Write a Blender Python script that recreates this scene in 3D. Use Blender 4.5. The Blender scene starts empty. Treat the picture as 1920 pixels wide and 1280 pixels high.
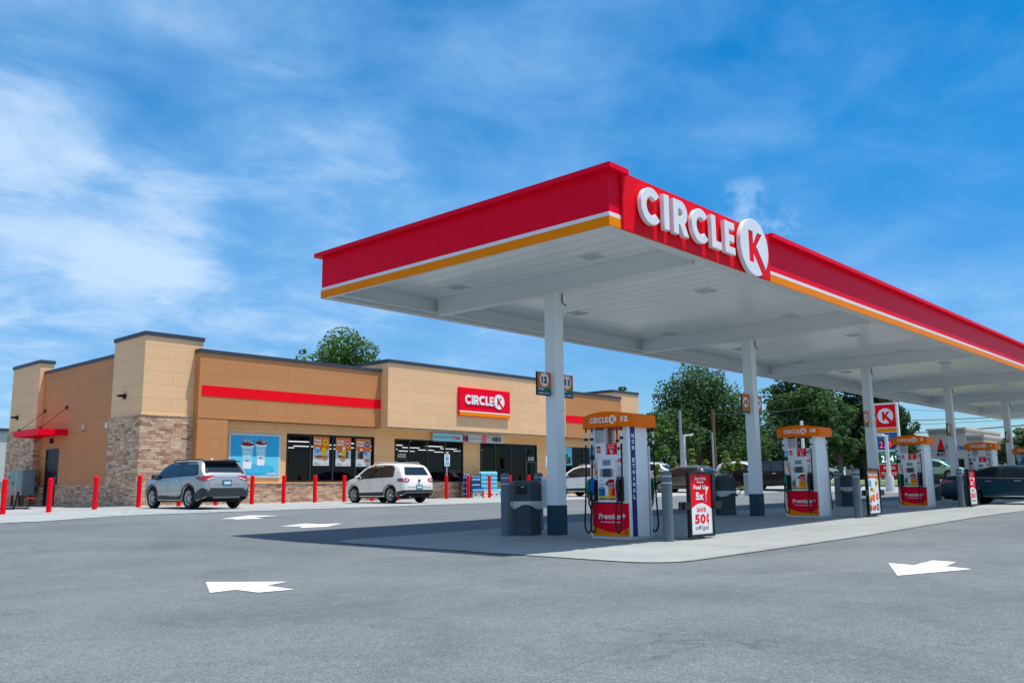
import bpy, bmesh, math, random
from mathutils import Vector, Matrix
from mathutils.bvhtree import BVHTree
from mathutils.geometry import delaunay_2d_cdt, intersect_point_tri_2d

SC = bpy.context.scene
COL = SC.collection
rad = math.radians
# ------------------------------------------------------------------ camera
YAW, PITCH, ROLL = 0.742042, 0.163846, -0.0104607
_f = Vector((math.cos(PITCH)*math.cos(YAW), math.cos(PITCH)*math.sin(YAW), math.sin(PITCH)))
_r = Vector((math.sin(YAW), -math.cos(YAW), 0)); _u = _r.cross(_f)
_r, _u = math.cos(ROLL)*_r + math.sin(ROLL)*_u, -math.sin(ROLL)*_r + math.cos(ROLL)*_u
cam = bpy.data.objects.new('camera', bpy.data.cameras.new('camera')); COL.objects.link(cam)
cam.matrix_world = Matrix(((_r.x, _u.x, -_f.x, 0), (_r.y, _u.y, -_f.y, 0), (_r.z, _u.z, -_f.z, 1.0), (0, 0, 0, 1)))
cam.data.sensor_width = 36; cam.data.lens = 1648.5/1920*36
cam.data.clip_start = 0.1; cam.data.clip_end = 20000
SC.camera = cam
# ------------------------------------------------------------------ world, sun, exposure
SUN_TO = Vector((0.165, -0.235, 1.0)).normalized()
SUN_EL = math.asin(SUN_TO.z); SUN_ROT = math.atan2(SUN_TO.x, SUN_TO.y)
W = bpy.data.worlds.new('World'); SC.world = W; W.use_nodes = True
nt = W.node_tree; nt.nodes.clear()
def wn(t, **k):
    n = nt.nodes.new(t)
    for a, b in k.items(): setattr(n, a, b)
    return n
def wl(a, b): nt.links.new(a, b)
def wmath(op, a, b=None, c=None, clamp=False):
    n = wn('ShaderNodeMath', operation=op, use_clamp=clamp)
    for i, v in enumerate((a, b, c)):
        if v is None: continue
        if isinstance(v, (int, float)): n.inputs[i].default_value = v
        else: wl(v, n.inputs[i])
    return n.outputs[0]
sky = wn('ShaderNodeTexSky', sky_type='NISHITA', sun_disc=False, sun_elevation=SUN_EL, sun_rotation=SUN_ROT,
         altitude=100, air_density=1.0, dust_density=0.25, ozone_density=2.2)
tc = wn('ShaderNodeTexCoord'); sep = wn('ShaderNodeSeparateXYZ'); wl(tc.outputs['Generated'], sep.inputs[0])
hs = wn('ShaderNodeHueSaturation'); hs.inputs['Hue'].default_value = 0.4975; hs.inputs['Saturation'].default_value = 1.50; hs.inputs['Value'].default_value = 1.2
wl(sky.outputs[0], hs.inputs['Color'])
zc = wmath('MAXIMUM', sep.outputs[2], 0.0); den = wmath('ADD', zc, 0.16)
px = wmath('DIVIDE', sep.outputs[0], den); py = wmath('DIVIDE', sep.outputs[1], den)
def plane_noise(rot, sx, sy, scale, detail, rough, dist, off=0.0):
    cb = wn('ShaderNodeCombineXYZ'); wl(px, cb.inputs[0]); wl(py, cb.inputs[1]); cb.inputs[2].default_value = off
    mp = wn('ShaderNodeMapping'); mp.inputs['Rotation'].default_value = (0, 0, rot); mp.inputs['Scale'].default_value = (sx, sy, 1)
    wl(cb.outputs[0], mp.inputs[0])
    n = wn('ShaderNodeTexNoise'); n.inputs['Scale'].default_value = scale; n.inputs['Detail'].default_value = detail
    n.inputs['Roughness'].default_value = rough; n.inputs['Distortion'].default_value = dist
    wl(mp.outputs[0], n.inputs['Vector']); return n.outputs[0]
def smooth(v, a, b):
    n = wn('ShaderNodeMapRange', interpolation_type='SMOOTHSTEP')
    n.inputs['From Min'].default_value = a; n.inputs['From Max'].default_value = b
    wl(v, n.inputs['Value']); return n.outputs[0]
def spot(px0, py0, r0, r1):
    """soft cap of directions round the one seen at a given azimuth / elevation (degrees)"""
    a, e = rad(px0), rad(py0)
    d = wn('ShaderNodeVectorMath', operation='DOT_PRODUCT'); wl(tc.outputs['Generated'], d.inputs[0])
    d.inputs[1].default_value = (math.cos(e)*math.cos(a), math.cos(e)*math.sin(a), math.sin(e))
    return smooth(d.outputs['Value'], math.cos(rad(r0)), math.cos(rad(r1)))
big = plane_noise(0.75, 0.85, 1.0, 1.05, 6, 0.54, 0.35)
fine = plane_noise(0.75, 0.85, 1.0, 3.6, 10, 0.60, 0.35, 3.0)
wisp = plane_noise(0.75, 1.5, 0.7, 1.8, 8, 0.6, 0.8, 7.0)
left = spot(66, 18, 32, 4); leftcore = wmath('MAXIMUM', spot(73, 18.2, 8, .5), wmath('MULTIPLY', spot(66.5, 15.8, 7, .5), .9))
low = wmath('SUBTRACT', 1.0, smooth(sep.outputs[2], 0.0, 0.42))
cov = wmath('MULTIPLY_ADD', left, 0.14, wmath('MULTIPLY_ADD', low, 0.05, wmath('MULTIPLY_ADD', fine, 0.56, wmath('MULTIPLY', big, 0.78))))
cov = wmath('MULTIPLY_ADD', wisp, 0.10, cov)
cov = wmath('MULTIPLY_ADD', leftcore, 0.19, cov)
thin = smooth(cov, 0.55, 1.20)
# one small cumulus low over the canopy
cum_n = wn('ShaderNodeTexNoise'); cum_n.inputs['Scale'].default_value = 24; cum_n.inputs['Detail'].default_value = 9; cum_n.inputs['Roughness'].default_value = 0.6
wl(tc.outputs['Generated'], cum_n.inputs['Vector'])
cum = wmath('MULTIPLY', wmath('MAXIMUM', spot(26.9, 17.2, 2.6, 0.2), spot(25.4, 16.0, 2.4, 0.2)), smooth(cum_n.outputs[0], .40, .66))
mask = wmath('MAXIMUM', wmath('MULTIPLY', thin, 0.85), wmath('MULTIPLY', cum, 0.55))
cc = wn('ShaderNodeMix', data_type='RGBA'); cc.inputs['A'].default_value = (2.6, 4.9, 7.9, 1); cc.inputs['B'].default_value = (5.6, 6.9, 8.4, 1)
wl(wmath('MAXIMUM', wmath('MULTIPLY', smooth(cov, 0.84, 1.10), 0.85), wmath('MULTIPLY', cum, 0.35)), cc.inputs['Factor'])
mx = wn('ShaderNodeMix', data_type='RGBA'); wl(mask, mx.inputs['Factor'])
lowc = wn('ShaderNodeMix', data_type='RGBA', blend_type='MULTIPLY'); lowc.inputs['B'].default_value = (.50, .66, .82, 1)
wl(wmath('SUBTRACT', 1.0, smooth(sep.outputs[2], 0.05, 0.36)), lowc.inputs['Factor']); wl(hs.outputs[0], lowc.inputs['A'])
wl(lowc.outputs['Result'], mx.inputs['A']); wl(cc.outputs['Result'], mx.inputs['B'])
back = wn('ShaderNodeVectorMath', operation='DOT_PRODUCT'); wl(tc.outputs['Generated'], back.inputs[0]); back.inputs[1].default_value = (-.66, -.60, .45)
fill_cloud = wmath('MULTIPLY', smooth(back.outputs['Value'], -.12, .45), wmath('MULTIPLY_ADD', smooth(fine, .35, .65), .45, .55))  # unseen bright cloud behind the camera, added as neutral fill for shaded faces
mb_ = wn('ShaderNodeMix', data_type='RGBA'); wl(wmath('MULTIPLY', fill_cloud, .24), mb_.inputs['Factor']); wl(mx.outputs['Result'], mb_.inputs['A']); mb_.inputs['B'].default_value = (11.2, 11.0, 10.8, 1); mx = mb_
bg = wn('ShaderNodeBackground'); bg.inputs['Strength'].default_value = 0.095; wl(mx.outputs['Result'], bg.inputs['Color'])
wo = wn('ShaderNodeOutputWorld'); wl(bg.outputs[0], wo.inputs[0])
sd = bpy.data.lights.new('sun', 'SUN'); sd.energy = 4.2; sd.angle = rad(0.53); sd.color = (1.0, 0.955, 0.88)
sun = bpy.data.objects.new('sun', sd); COL.objects.link(sun); sun.location = (0, -20, 60)
sun.rotation_euler = SUN_TO.to_track_quat('Z', 'Y').to_euler()
SC.view_settings.view_transform = 'Standard'; SC.view_settings.look = 'None'
SC.view_settings.exposure = 0.45; SC.view_settings.gamma = 1.0; SC.view_settings.use_curve_mapping = False
SC.cycles.max_bounces = 10; SC.cycles.diffuse_bounces = 6; SC.cycles.glossy_bounces = 4; SC.cycles.transparent_max_bounces = 12

# ------------------------------------------------------------------ terrain height
HT = [(0, 0), (10, 0), (17, .06), (24, .18), (32, .225), (40, .27), (48, .31), (60, .40), (63, .58), (70, .95), (78, 1.15), (130, 1.2), (6000, 1.2)]
def gz(x, y):
    r = math.hypot(x, y); t = HT[-1][1]
    for (a, za), (b, zb) in zip(HT, HT[1:]):
        if r <= b:
            t = za + (zb-za)*(r-a)/(b-a); break
    s = min(1, max(0, (y-14)/14)); s = s*s*(3-2*s)
    k = min(1, max(0, (math.degrees(math.atan2(y, x))-66)/5))*min(1, r/30)**2
    return t + .12*s - .12*k

# ------------------------------------------------------------------ materials
MATS = {}
def newmat(name):
    m = bpy.data.materials.new(name); m.use_nodes = True; m.node_tree.nodes.clear(); MATS[name] = m
    t = m.node_tree; o = t.nodes.new('ShaderNodeOutputMaterial'); b = t.nodes.new('ShaderNodeBsdfPrincipled')
    t.links.new(b.outputs[0], o.inputs[0]); return m, t, b, o
class NT:
    def __init__(s, t): s.t = t
    def n(s, typ, ins=None, **k):
        n = s.t.nodes.new(typ)
        for a, b in k.items(): setattr(n, a, b)
        for a, b in (ins or {}).items():
            if hasattr(b, 'is_output') or isinstance(b, bpy.types.NodeSocket): s.t.links.new(b, n.inputs[a])
            else: n.inputs[a].default_value = b
        return n
    def math(s, op, *a, clamp=False):
        n = s.t.nodes.new('ShaderNodeMath'); n.operation = op; n.use_clamp = clamp
        for i, v in enumerate(a):
            if isinstance(v, (int, float)): n.inputs[i].default_value = v
            else: s.t.links.new(v, n.inputs[i])
        return n.outputs[0]
    def mix(s, f, a, b, blend='MIX'):
        n = s.t.nodes.new('ShaderNodeMix'); n.data_type = 'RGBA'; n.blend_type = blend
        for k, v in (('Factor', f), ('A', a), ('B', b)):
            sock = n.inputs[k] if k == 'Factor' else [i for i in n.inputs if i.name == k and i.type == 'RGBA'][0]
            if isinstance(v, bpy.types.NodeSocket): s.t.links.new(v, sock)
            elif k == 'Factor': sock.default_value = v
            else: sock.default_value = (*v[:3], 1)
        return n.outputs['Result']
    def noise(s, vec, scale, detail=4, rough=.55, dist=0):
        n = s.n('ShaderNodeTexNoise', {'Scale': scale, 'Detail': detail, 'Roughness': rough, 'Distortion': dist})
        if vec is not None: s.t.links.new(vec, n.inputs['Vector'])
        return n.outputs[0]
    def ramp(s, f, stops):
        n = s.t.nodes.new('ShaderNodeValToRGB'); s.t.links.new(f, n.inputs[0]); e = n.color_ramp.elements
        while len(e) < len(stops): e.new(.5)
        for q, (p, c) in zip(e, stops): q.position = p; q.color = (*c, 1) if len(c) == 3 else c
        return n.outputs[0]
    def sstep(s, v, a, b, lo=0, hi=1):
        return s.n('ShaderNodeMapRange', {'Value': v, 'From Min': a, 'From Max': b, 'To Min': lo, 'To Max': hi}, interpolation_type='SMOOTHSTEP').outputs[0]
    def bump(s, h, strength, dist, normal=None):
        n = s.n('ShaderNodeBump', {'Height': h, 'Strength': strength, 'Distance': dist}); 
        if normal is not None: s.t.links.new(normal, n.inputs['Normal'])
        return n.outputs[0]
    def objco(s): return s.n('ShaderNodeTexCoord').outputs['Object']
def paint(name, c, rough=.45, metal=0.0, var=.06, coat=0.0, spec=.5, scale=3.0):
    m, t, b, o = newmat(name); N = NT(t)
    v = N.objco(); nz = N.noise(v, scale, 5, .6); nf = N.noise(v, scale*14, 3, .6)
    f = N.math('ADD', N.math('MULTIPLY', nz, .7), N.math('MULTIPLY', nf, .3))
    k = N.n('ShaderNodeMapRange', {'Value': f, 'From Min': .3, 'From Max': .7, 'To Min': 1-var, 'To Max': 1+var}).outputs[0]
    sc = N.n('ShaderNodeVectorMath', {0: (c[0], c[1], c[2]), 'Scale': k}, operation='SCALE')
    t.links.new(sc.outputs[0], b.inputs['Base Color'])
    t.links.new(N.n('ShaderNodeMapRange', {'Value': nz, 'To Min': rough*.88, 'To Max': min(1, rough*1.12)}).outputs[0], b.inputs['Roughness'])
    b.inputs['Metallic'].default_value = metal; b.inputs['Coat Weight'].default_value = coat; b.inputs['Coat Roughness'].default_value = .05
    b.inputs['Specular IOR Level'].default_value = spec
    return m
def emis(name, c, s):
    m, t, b, o = newmat(name); b.inputs['Base Color'].default_value = (.02, .02, .02, 1)
    b.inputs['Emission Color'].default_value = (*c, 1); b.inputs['Emission Strength'].default_value = s
# flat paints and plastics
for nm, c, r in [('white', (.80, .81, .80), .4), ('letter_white', (.82, .83, .83), .35), ('red', (.93, .002, .028), .42), ('bright_red', (.90, .006, .016), .4),
                 ('orange', (.97, .25, .001), .4), ('pump_orange', (.95, .165, .002), .4), ('sign_orange', (.70, .16, .012), .45), ('yellow', (.85, .52, .02), .5), ('navy', (.006, .03, .17), .4), ('blue', (.01, .09, .42), .4),
                 ('sky_blue', (.06, .46, .72), .4), ('pale_blue', (.28, .66, .80), .4), ('poster_blue', (.03, .40, .66), .4), ('poster_cyan', (.13, .58, .78), .4), ('green', (.006, .20, .09), .4), ('leaf_green', (.01, .26, .06), .4), ('black', (.012, .012, .014), .4),
                 ('rubber', (.014, .014, .015), .65), ('dark_grey', (.05, .058, .065), .45), ('slate', (.050, .072, .085), .55), ('slate_light', (.115, .155, .18), .5), ('column_teal', (.012, .05, .075), .5), ('trim_dark', (.018, .016, .016), .35),
                 ('coping', (.055, .062, .078), .4), ('mid_grey', (.25, .26, .27), .5), ('cabinet_grey', (.20, .28, .27), .45), ('pale_grey', (.55, .57, .58), .4), ('screen', (.035, .06, .08), .12), ('display', (.22, .25, .25), .25),
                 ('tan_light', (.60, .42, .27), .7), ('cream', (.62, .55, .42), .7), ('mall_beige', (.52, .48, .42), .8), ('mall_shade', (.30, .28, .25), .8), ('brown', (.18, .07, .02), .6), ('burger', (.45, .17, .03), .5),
                 ('wood_pole', (.16, .10, .065), .8), ('steel_pole', (.33, .38, .42), .45), ('asphalt_patch', (.10, .10, .105), .9), ('bag', (.50, .52, .54), .3), ('carton', (.70, .68, .64), .6),
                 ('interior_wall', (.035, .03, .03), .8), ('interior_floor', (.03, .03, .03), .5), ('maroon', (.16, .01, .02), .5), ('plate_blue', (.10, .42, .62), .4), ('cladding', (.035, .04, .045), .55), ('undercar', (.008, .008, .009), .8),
                 ('rail_black', (.012, .012, .014), .3), ('teal', (.02, .33, .30), .4), ('glass_blue_sign', (.03, .14, .38), .4), ('bollard_cap', (.11, .135, .155), .5), ('reflect', (.66, .68, .70), .35), ('bin_green', (.01, .16, .07), .5), ('chair_red', (.60, .01, .015), .4)]:
    paint(nm, c, r, spec=.06 if nm in ('red', 'bright_red', 'orange', 'pump_orange') else .22)
paint('canopy_white', (.78, .81, .81), .33, var=.03)
paint('chrome', (.75, .76, .77), .12, metal=1.0, var=.02)
paint('alloy', (.52, .52, .51), .35, metal=.35, var=.03)
paint('gunmetal', (.06, .065, .07), .3, metal=.6)
for nm, c, mt in [('car_silver', (.36, .375, .375), .45), ('car_cream', (.74, .725, .66), .0), ('car_white', (.78, .80, .81), .0), ('car_taupe', (.16, .145, .13), .6), ('car_black', (.014, .014, .016), .3), ('car_teal', (.004, .045, .07), .3), ('car_blue', (.01, .10, .38), .3), ('car_mint', (.30, .48, .34), .2)]:
    paint(nm, c, .3, metal=mt, var=.02, coat=.7 if max(c) > .1 else .25, spec=.35 if max(c) > .1 else .2)
emis('tube_light', (1, .97, .9), 14.0); emis('led_red', (1, .08, .09), 1.1); emis('led_white', (.8, 1, .9), .9)

def glassmat(name, tint, ior=1.5, rough=.0, refl=1.0):
    m, t, b, o = newmat(name); N = NT(t); t.nodes.remove(b)
    tr = N.n('ShaderNodeBsdfTransparent', {'Color': (*tint, 1)}); gl = N.n('ShaderNodeBsdfGlossy', {'Roughness': rough, 'Color': (refl, refl, refl, 1)})
    fr = N.n('ShaderNodeFresnel', {'IOR': ior}); ms = N.n('ShaderNodeMixShader')
    t.links.new(fr.outputs[0], ms.inputs[0]); t.links.new(tr.outputs[0], ms.inputs[1]); t.links.new(gl.outputs[0], ms.inputs[2]); t.links.new(ms.outputs[0], o.inputs[0])
glassmat('store_glass', (.24, .25, .26), 1.40, refl=.6)
def carglass(name, sp):
    m, t, b, o = newmat(name); b.inputs['Base Color'].default_value = (.012, .02, .024, 1); b.inputs['Roughness'].default_value = .04; b.inputs['Specular IOR Level'].default_value = sp
carglass('car_glass', .75); carglass('tinted_glass', .12)
def lampmat(name, c):
    m, t, b, o = newmat(name); N = NT(t); v = N.objco()
    w = N.n('ShaderNodeTexWave', {'Vector': v, 'Scale': 18.0, 'Distortion': 1.0}); t.links.new(N.mix(w.outputs[1], [q*.6 for q in c], c), b.inputs['Base Color'])
    b.inputs['Roughness'].default_value = .15; b.inputs['Coat Weight'].default_value = .8
lampmat('lamp_red', (.50, .01, .015)); lampmat('lamp_clear', (.7, .68, .66))

def siding(name, c, gap=.55):
    m, t, b, o = newmat(name); N = NT(t); v = N.objco(); sp = N.n('ShaderNodeSeparateXYZ', {0: v})
    cb = N.n('ShaderNodeCombineXYZ', {0: N.math('ADD', sp.outputs[0], sp.outputs[1]), 1: sp.outputs[2]})
    br = N.n('ShaderNodeTexBrick', {'Vector': cb.outputs[0], 'Color1': (.96, .96, .96, 1), 'Color2': (1.03, 1.03, 1.03, 1), 'Mortar': (.80, .78, .76, 1), 'Scale': 1.0, 'Mortar Size': .011, 'Mortar Smooth': .3, 'Bias': 0.0, 'Brick Width': 3.3, 'Row Height': gap})
    br.offset = .5; br.offset_frequency = 2
    nz = N.noise(v, .6, 5, .6); nf = N.noise(v, 30, 3, .6)
    ms = N.n('ShaderNodeMapping', {'Vector': v, 'Scale': (3.0, 3.0, .18)}); sk = N.noise(ms.outputs[0], 1.0, 5, .65)
    k = N.math('ADD', N.math('MULTIPLY', nz, .12), N.math('ADD', N.math('MULTIPLY', nf, .06), N.math('MULTIPLY', sk, .12))); k = N.math('ADD', k, .85)
    col = N.n('ShaderNodeVectorMath', {0: N.mix(1.0, br.outputs[0], c, 'MULTIPLY'), 'Scale': k}, operation='SCALE').outputs[0]
    t.links.new(col, b.inputs['Base Color']); b.inputs['Roughness'].default_value = .62
    h = N.math('ADD', N.math('MULTIPLY', br.outputs[1], -1.0), N.math('MULTIPLY', nf, .05))
    t.links.new(N.bump(h, .5, .01), b.inputs['Normal'])
siding('siding_tan', (.53, .222, .072)); siding('siding_cream', (.80, .495, .255)); siding('siding_low', (.86, .46, .185))
def ledgestone():
    m, t, b, o = newmat('ledgestone'); N = NT(t); v = N.objco(); sp = N.n('ShaderNodeSeparateXYZ', {0: v})
    u = N.math('ADD', sp.outputs[0], N.math('MULTIPLY', sp.outputs[1], 1.0))
    wob = N.noise(v, 1.6, 2, .5)
    cb = N.n('ShaderNodeCombineXYZ', {0: u, 1: N.math('ADD', sp.outputs[2], N.math('MULTIPLY', wob, .05))})
    outs = []
    for (bw, rh, off) in ((.42, .085, .37), (.27, .17, .61)):
        br = N.n('ShaderNodeTexBrick', {'Vector': cb.outputs[0], 'Color1': (0, 0, 0, 1), 'Color2': (1, 1, 1, 1), 'Mortar': (.5, .5, .5, 1), 'Scale': 1.0, 'Mortar Size': .006, 'Mortar Smooth': .4, 'Bias': 0.0, 'Brick Width': bw, 'Row Height': rh})
        br.offset = off; br.offset_frequency = 2; br.squash = 1.3; br.squash_frequency = 3; outs.append(br)
    bw_ = N.n('ShaderNodeRGBToBW', {0: outs[0].outputs[0]}).outputs[0]; bw2 = N.n('ShaderNodeRGBToBW', {0: outs[1].outputs[0]}).outputs[0]
    f = N.math('ADD', N.math('MULTIPLY', bw_, .62), N.math('ADD', N.math('MULTIPLY', bw2, .22), N.math('MULTIPLY', N.noise(v, 9, 4, .65), .2)))
    col = N.ramp(f, [(.05, (.17, .075, .04)), (.2, (.38, .20, .12)), (.34, (.58, .38, .24)), (.46, (.40, .18, .105)), (.55, (.70, .51, .34)), (.68, (.55, .32, .20)), (.8, (.76, .60, .43)), (1, (.50, .26, .16))])
    col = N.mix(outs[0].outputs[1], col, (.10, .065, .045))
    t.links.new(col, b.inputs['Base Color']); b.inputs['Roughness'].default_value = .85
    h = N.math('ADD', N.math('MULTIPLY', outs[0].outputs[1], -1.0), N.math('ADD', N.math('MULTIPLY', bw_, .6), N.math('MULTIPLY', N.noise(v, 24, 4, .65), .45)))
    t.links.new(N.bump(h, .9, .03), b.inputs['Normal'])
ledgestone()
def asphalt():
    m, t, b, o = newmat('asphalt'); N = NT(t); v = N.objco()
    f1 = N.noise(v, 140, 2, .7); f2 = N.noise(v, 38, 4, .7); f3 = N.noise(v, 5, 5, .6); f4 = N.noise(v, .55, 6, .6, .6); f5 = N.noise(v, .12, 4, .55, .4)
    vo = N.n('ShaderNodeTexVoronoi', {'Vector': v, 'Scale': 95.0}, feature='F1')
    ag = N.sstep(N.n('ShaderNodeRGBToBW', {0: vo.outputs['Color']}).outputs[0], .28, .8)
    f = N.math('ADD', N.math('MULTIPLY', ag, .26), N.math('ADD', N.math('MULTIPLY', f2, .42), N.math('ADD', N.math('MULTIPLY', f3, .30), N.math('ADD', N.math('MULTIPLY', f4, .50), N.math('MULTIPLY', f5, .30)))))
    col = N.ramp(f, [(.42, (.052, .061, .065)), (.72, (.096, .111, .117)), (.9, (.124, .142, .148)), (1.0, (.185, .20, .20))])
    f6 = N.noise(v, 1.7, 3, .5, 1.5); stain = N.sstep(f6, .66, .74); col = N.mix(N.math('MULTIPLY', stain, .22), col, (.07, .07, .073))
    # tyre-polished lanes and long dragged streaks
    mp = N.n('ShaderNodeMapping', {'Vector': v, 'Rotation': (0, 0, .2), 'Scale': (.09, 1.1, 1)}); st = N.sstep(N.noise(mp.outputs[0], 1.0, 5, .6, .3), .5, .72)
    col = N.mix(N.math('MULTIPLY', st, .16), col, (.20, .215, .22))
    wv = N.n('ShaderNodeVectorMath', {0: v, 1: N.n('ShaderNodeVectorMath', {0: N.n('ShaderNodeTexNoise', {'Vector': v, 'Scale': .8, 'Detail': 5.0}).outputs['Color'], 'Scale': 1.6}, operation='SCALE').outputs[0]}, operation='ADD').outputs[0]
    ck = N.n('ShaderNodeTexVoronoi', {'Vector': wv, 'Scale': .17}, feature='DISTANCE_TO_EDGE').outputs['Distance']
    crack = N.math('MULTIPLY', N.math('SUBTRACT', 1.0, N.sstep(ck, .0012, .0042)), N.sstep(N.noise(v, .22, 3, .5), .5, .58))
    col = N.mix(N.math('MULTIPLY', crack, .28), col, (.022, .024, .026))
    dr = N.n('ShaderNodeTexVoronoi', {'Vector': wv, 'Scale': .9}, feature='F1'); drip = N.math('MULTIPLY', N.math('SUBTRACT', 1.0, N.sstep(dr.outputs['Distance'], .03, .10)), N.sstep(N.noise(v, .35, 2, .5), .52, .62))
    col = N.mix(N.math('MULTIPLY', drip, .45), col, (.03, .031, .033))
    patch = N.sstep(N.noise(v, .16, 2, .4, .3), .56, .60); col = N.mix(N.math('MULTIPLY', patch, .14), col, (.07, .08, .085))
    t.links.new(col, b.inputs['Base Color']); b.inputs['Roughness'].default_value = .82; b.inputs['Specular IOR Level'].default_value = .4
    h = N.math('ADD', N.math('MULTIPLY', ag, .6), N.math('ADD', N.math('MULTIPLY', f1, .5), f2))
    t.links.new(N.bump(h, .55, .006), b.inputs['Normal'])
asphalt()
def concrete(name, c0, c1, jw, jh, ox=0., oy=0., js=.016):
    m, t, b, o = newmat(name); N = NT(t); v = N.objco()
    mp = N.n('ShaderNodeMapping', {'Vector': v, 'Location': (ox, oy, 0)})
    br = N.n('ShaderNodeTexBrick', {'Vector': mp.outputs[0], 'Color1': (.93, .93, .93, 1), 'Color2': (1.05, 1.05, 1.04, 1), 'Mortar': (.42, .41, .40, 1), 'Scale': 1.0, 'Mortar Size': js, 'Mortar Smooth': .2, 'Bias': 0.0, 'Brick Width': jw, 'Row Height': jh}); br.offset = 0
    f = N.math('ADD', N.math('MULTIPLY', N.noise(v, .7, 6, .62, .6), .6), N.math('ADD', N.math('MULTIPLY', N.noise(v, 9, 5, .65), .3), N.math('MULTIPLY', N.noise(v, 70, 3, .6), .14)))
    col = N.mix(N.sstep(f, .35, .7), c0, c1)
    mp2 = N.n('ShaderNodeMapping', {'Vector': v, 'Scale': (.12, 1.6, 1)}); st = N.sstep(N.noise(mp2.outputs[0], 1.2, 5, .65, .3), .52, .74)
    col = N.mix(N.math('MULTIPLY', st, .3), col, [q*.62 for q in c0])
    oil = N.sstep(N.noise(v, 1.1, 3, .5, .8), .67, .76); col = N.mix(N.math('MULTIPLY', oil, .35), col, [q*.4 for q in c0])
    col = N.mix(1.0, col, br.outputs[0], 'MULTIPLY')
    t.links.new(col, b.inputs['Base Color']); b.inputs['Roughness'].default_value = .78
    t.links.new(N.bump(N.math('ADD', N.math('MULTIPLY', br.outputs[1], -2.0), f), .35, .01), b.inputs['Normal'])
concrete('pad_concrete', (.235, .255, .245), (.31, .325, .31), 4.3, 3.6, .3, .9)
concrete('apron_concrete', (.27, .29, .285), (.35, .37, .36), 2.88, 3.1, -.1, .4)
def linepaint():
    m, t, b, o = newmat('road_paint'); N = NT(t); v = N.objco()
    f = N.math('ADD', N.math('MULTIPLY', N.noise(v, 18, 5, .7), .6), N.math('MULTIPLY', N.noise(v, 90, 2, .6), .4))
    t.links.new(N.mix(N.sstep(f, .50, .66), (.70, .72, .72), (.34, .35, .35)), b.inputs['Base Color']); b.inputs['Roughness'].default_value = .6
    t.links.new(N.bump(f, .4, .004), b.inputs['Normal'])
linepaint()
def deckmat():
    m, t, b, o = newmat('deck_white'); N = NT(t); v = N.objco(); sp = N.n('ShaderNodeSeparateXYZ', {0: v})
    fr = N.math('FRACT', N.math('MULTIPLY', sp.outputs[0], 1/.405)); d = N.math('ABSOLUTE', N.math('SUBTRACT', fr, .5)); seam = N.sstep(d, .462, .492)
    mp = N.n('ShaderNodeMapping', {'Vector': v, 'Scale': (1.6, .5, 1)}); wv = N.noise(mp.outputs[0], 1.4, 3, .5)
    mid = N.sstep(d, .0, .45)
    idx = N.n('ShaderNodeTexWhiteNoise', {'W': N.math('FLOOR', N.math('MULTIPLY', sp.outputs[0], 1/.405))}, noise_dimensions='1D').outputs[0]
    col = N.mix(seam, (.92, .94, .92), (.55, .57, .58)); col = N.mix(N.math('MULTIPLY', idx, .10), col, (.74, .77, .77))
    t.links.new(col, b.inputs['Base Color']); b.inputs['Roughness'].default_value = .22; b.inputs['Specular IOR Level'].default_value = .6
    h = N.math('ADD', N.math('MULTIPLY', seam, -1.0), N.math('ADD', N.math('MULTIPLY', wv, 1.3), N.math('MULTIPLY', mid, .25)))
    t.links.new(N.bump(h, .28, .03), b.inputs['Normal'])
deckmat()
def leafmat(name, a, c, tr=.35):
    m, t, b, o = newmat(name); N = NT(t); t.nodes.remove(b)
    g = N.n('ShaderNodeNewGeometry'); v = N.objco()
    f = N.math('ADD', N.math('MULTIPLY', g.outputs['Random Per Island'], .6), N.math('MULTIPLY', N.noise(v, .45, 3, .6), .5))
    col = N.mix(N.sstep(f, .2, .9), a, c)
    d = N.n('ShaderNodeBsdfDiffuse', {'Color': col}); tl = N.n('ShaderNodeBsdfTranslucent', {'Color': N.mix(.5, col, (c[0]*1.3, c[1]*1.3, c[2]*.6))})
    gl = N.n('ShaderNodeBsdfGlossy', {'Roughness': .6, 'Color': (.5, .5, .5, 1)})
    m1 = N.n('ShaderNodeMixShader', {0: tr}); t.links.new(d.outputs[0], m1.inputs[1]); t.links.new(tl.outputs[0], m1.inputs[2])
    m2 = N.n('ShaderNodeMixShader', {0: .025}); t.links.new(m1.outputs[0], m2.inputs[1]); t.links.new(gl.outputs[0], m2.inputs[2]); t.links.new(m2.outputs[0], o.inputs[0])
leafmat('leaf_oak', (.026, .068, .03), (.095, .175, .06)); leafmat('leaf_maple', (.038, .10, .03), (.125, .235, .065)); leafmat('leaf_dark', (.018, .052, .026), (.065, .125, .05))
leafmat('leaf_shrub', (.09, .15, .035), (.26, .33, .09)); leafmat('leaf_pale', (.03, .065, .025), (.17, .22, .11))
def bark():
    m, t, b, o = newmat('bark'); N = NT(t); v = N.objco(); mp = N.n('ShaderNodeMapping', {'Vector': v, 'Scale': (3, 3, .5)}); f = N.noise(mp.outputs[0], 3, 5, .65)
    t.links.new(N.mix(f, (.04, .03, .024), (.15, .12, .10)), b.inputs['Base Color']); b.inputs['Roughness'].default_value = .9; t.links.new(N.bump(f, .8, .05), b.inputs['Normal'])
bark()
def grassmat():
    m, t, b, o = newmat('grass'); N = NT(t); v = N.objco()
    f = N.math('ADD', N.math('MULTIPLY', N.noise(v, .35, 5, .6), .5), N.math('MULTIPLY', N.noise(v, 9, 4, .7), .5))
    t.links.new(N.mix(N.sstep(f, .3, .7), (.09, .12, .03), (.24, .24, .09)), b.inputs['Base Color']); b.inputs['Roughness'].default_value = .95
    t.links.new(N.bump(f, 1, .12), b.inputs['Normal'])
grassmat()
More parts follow.
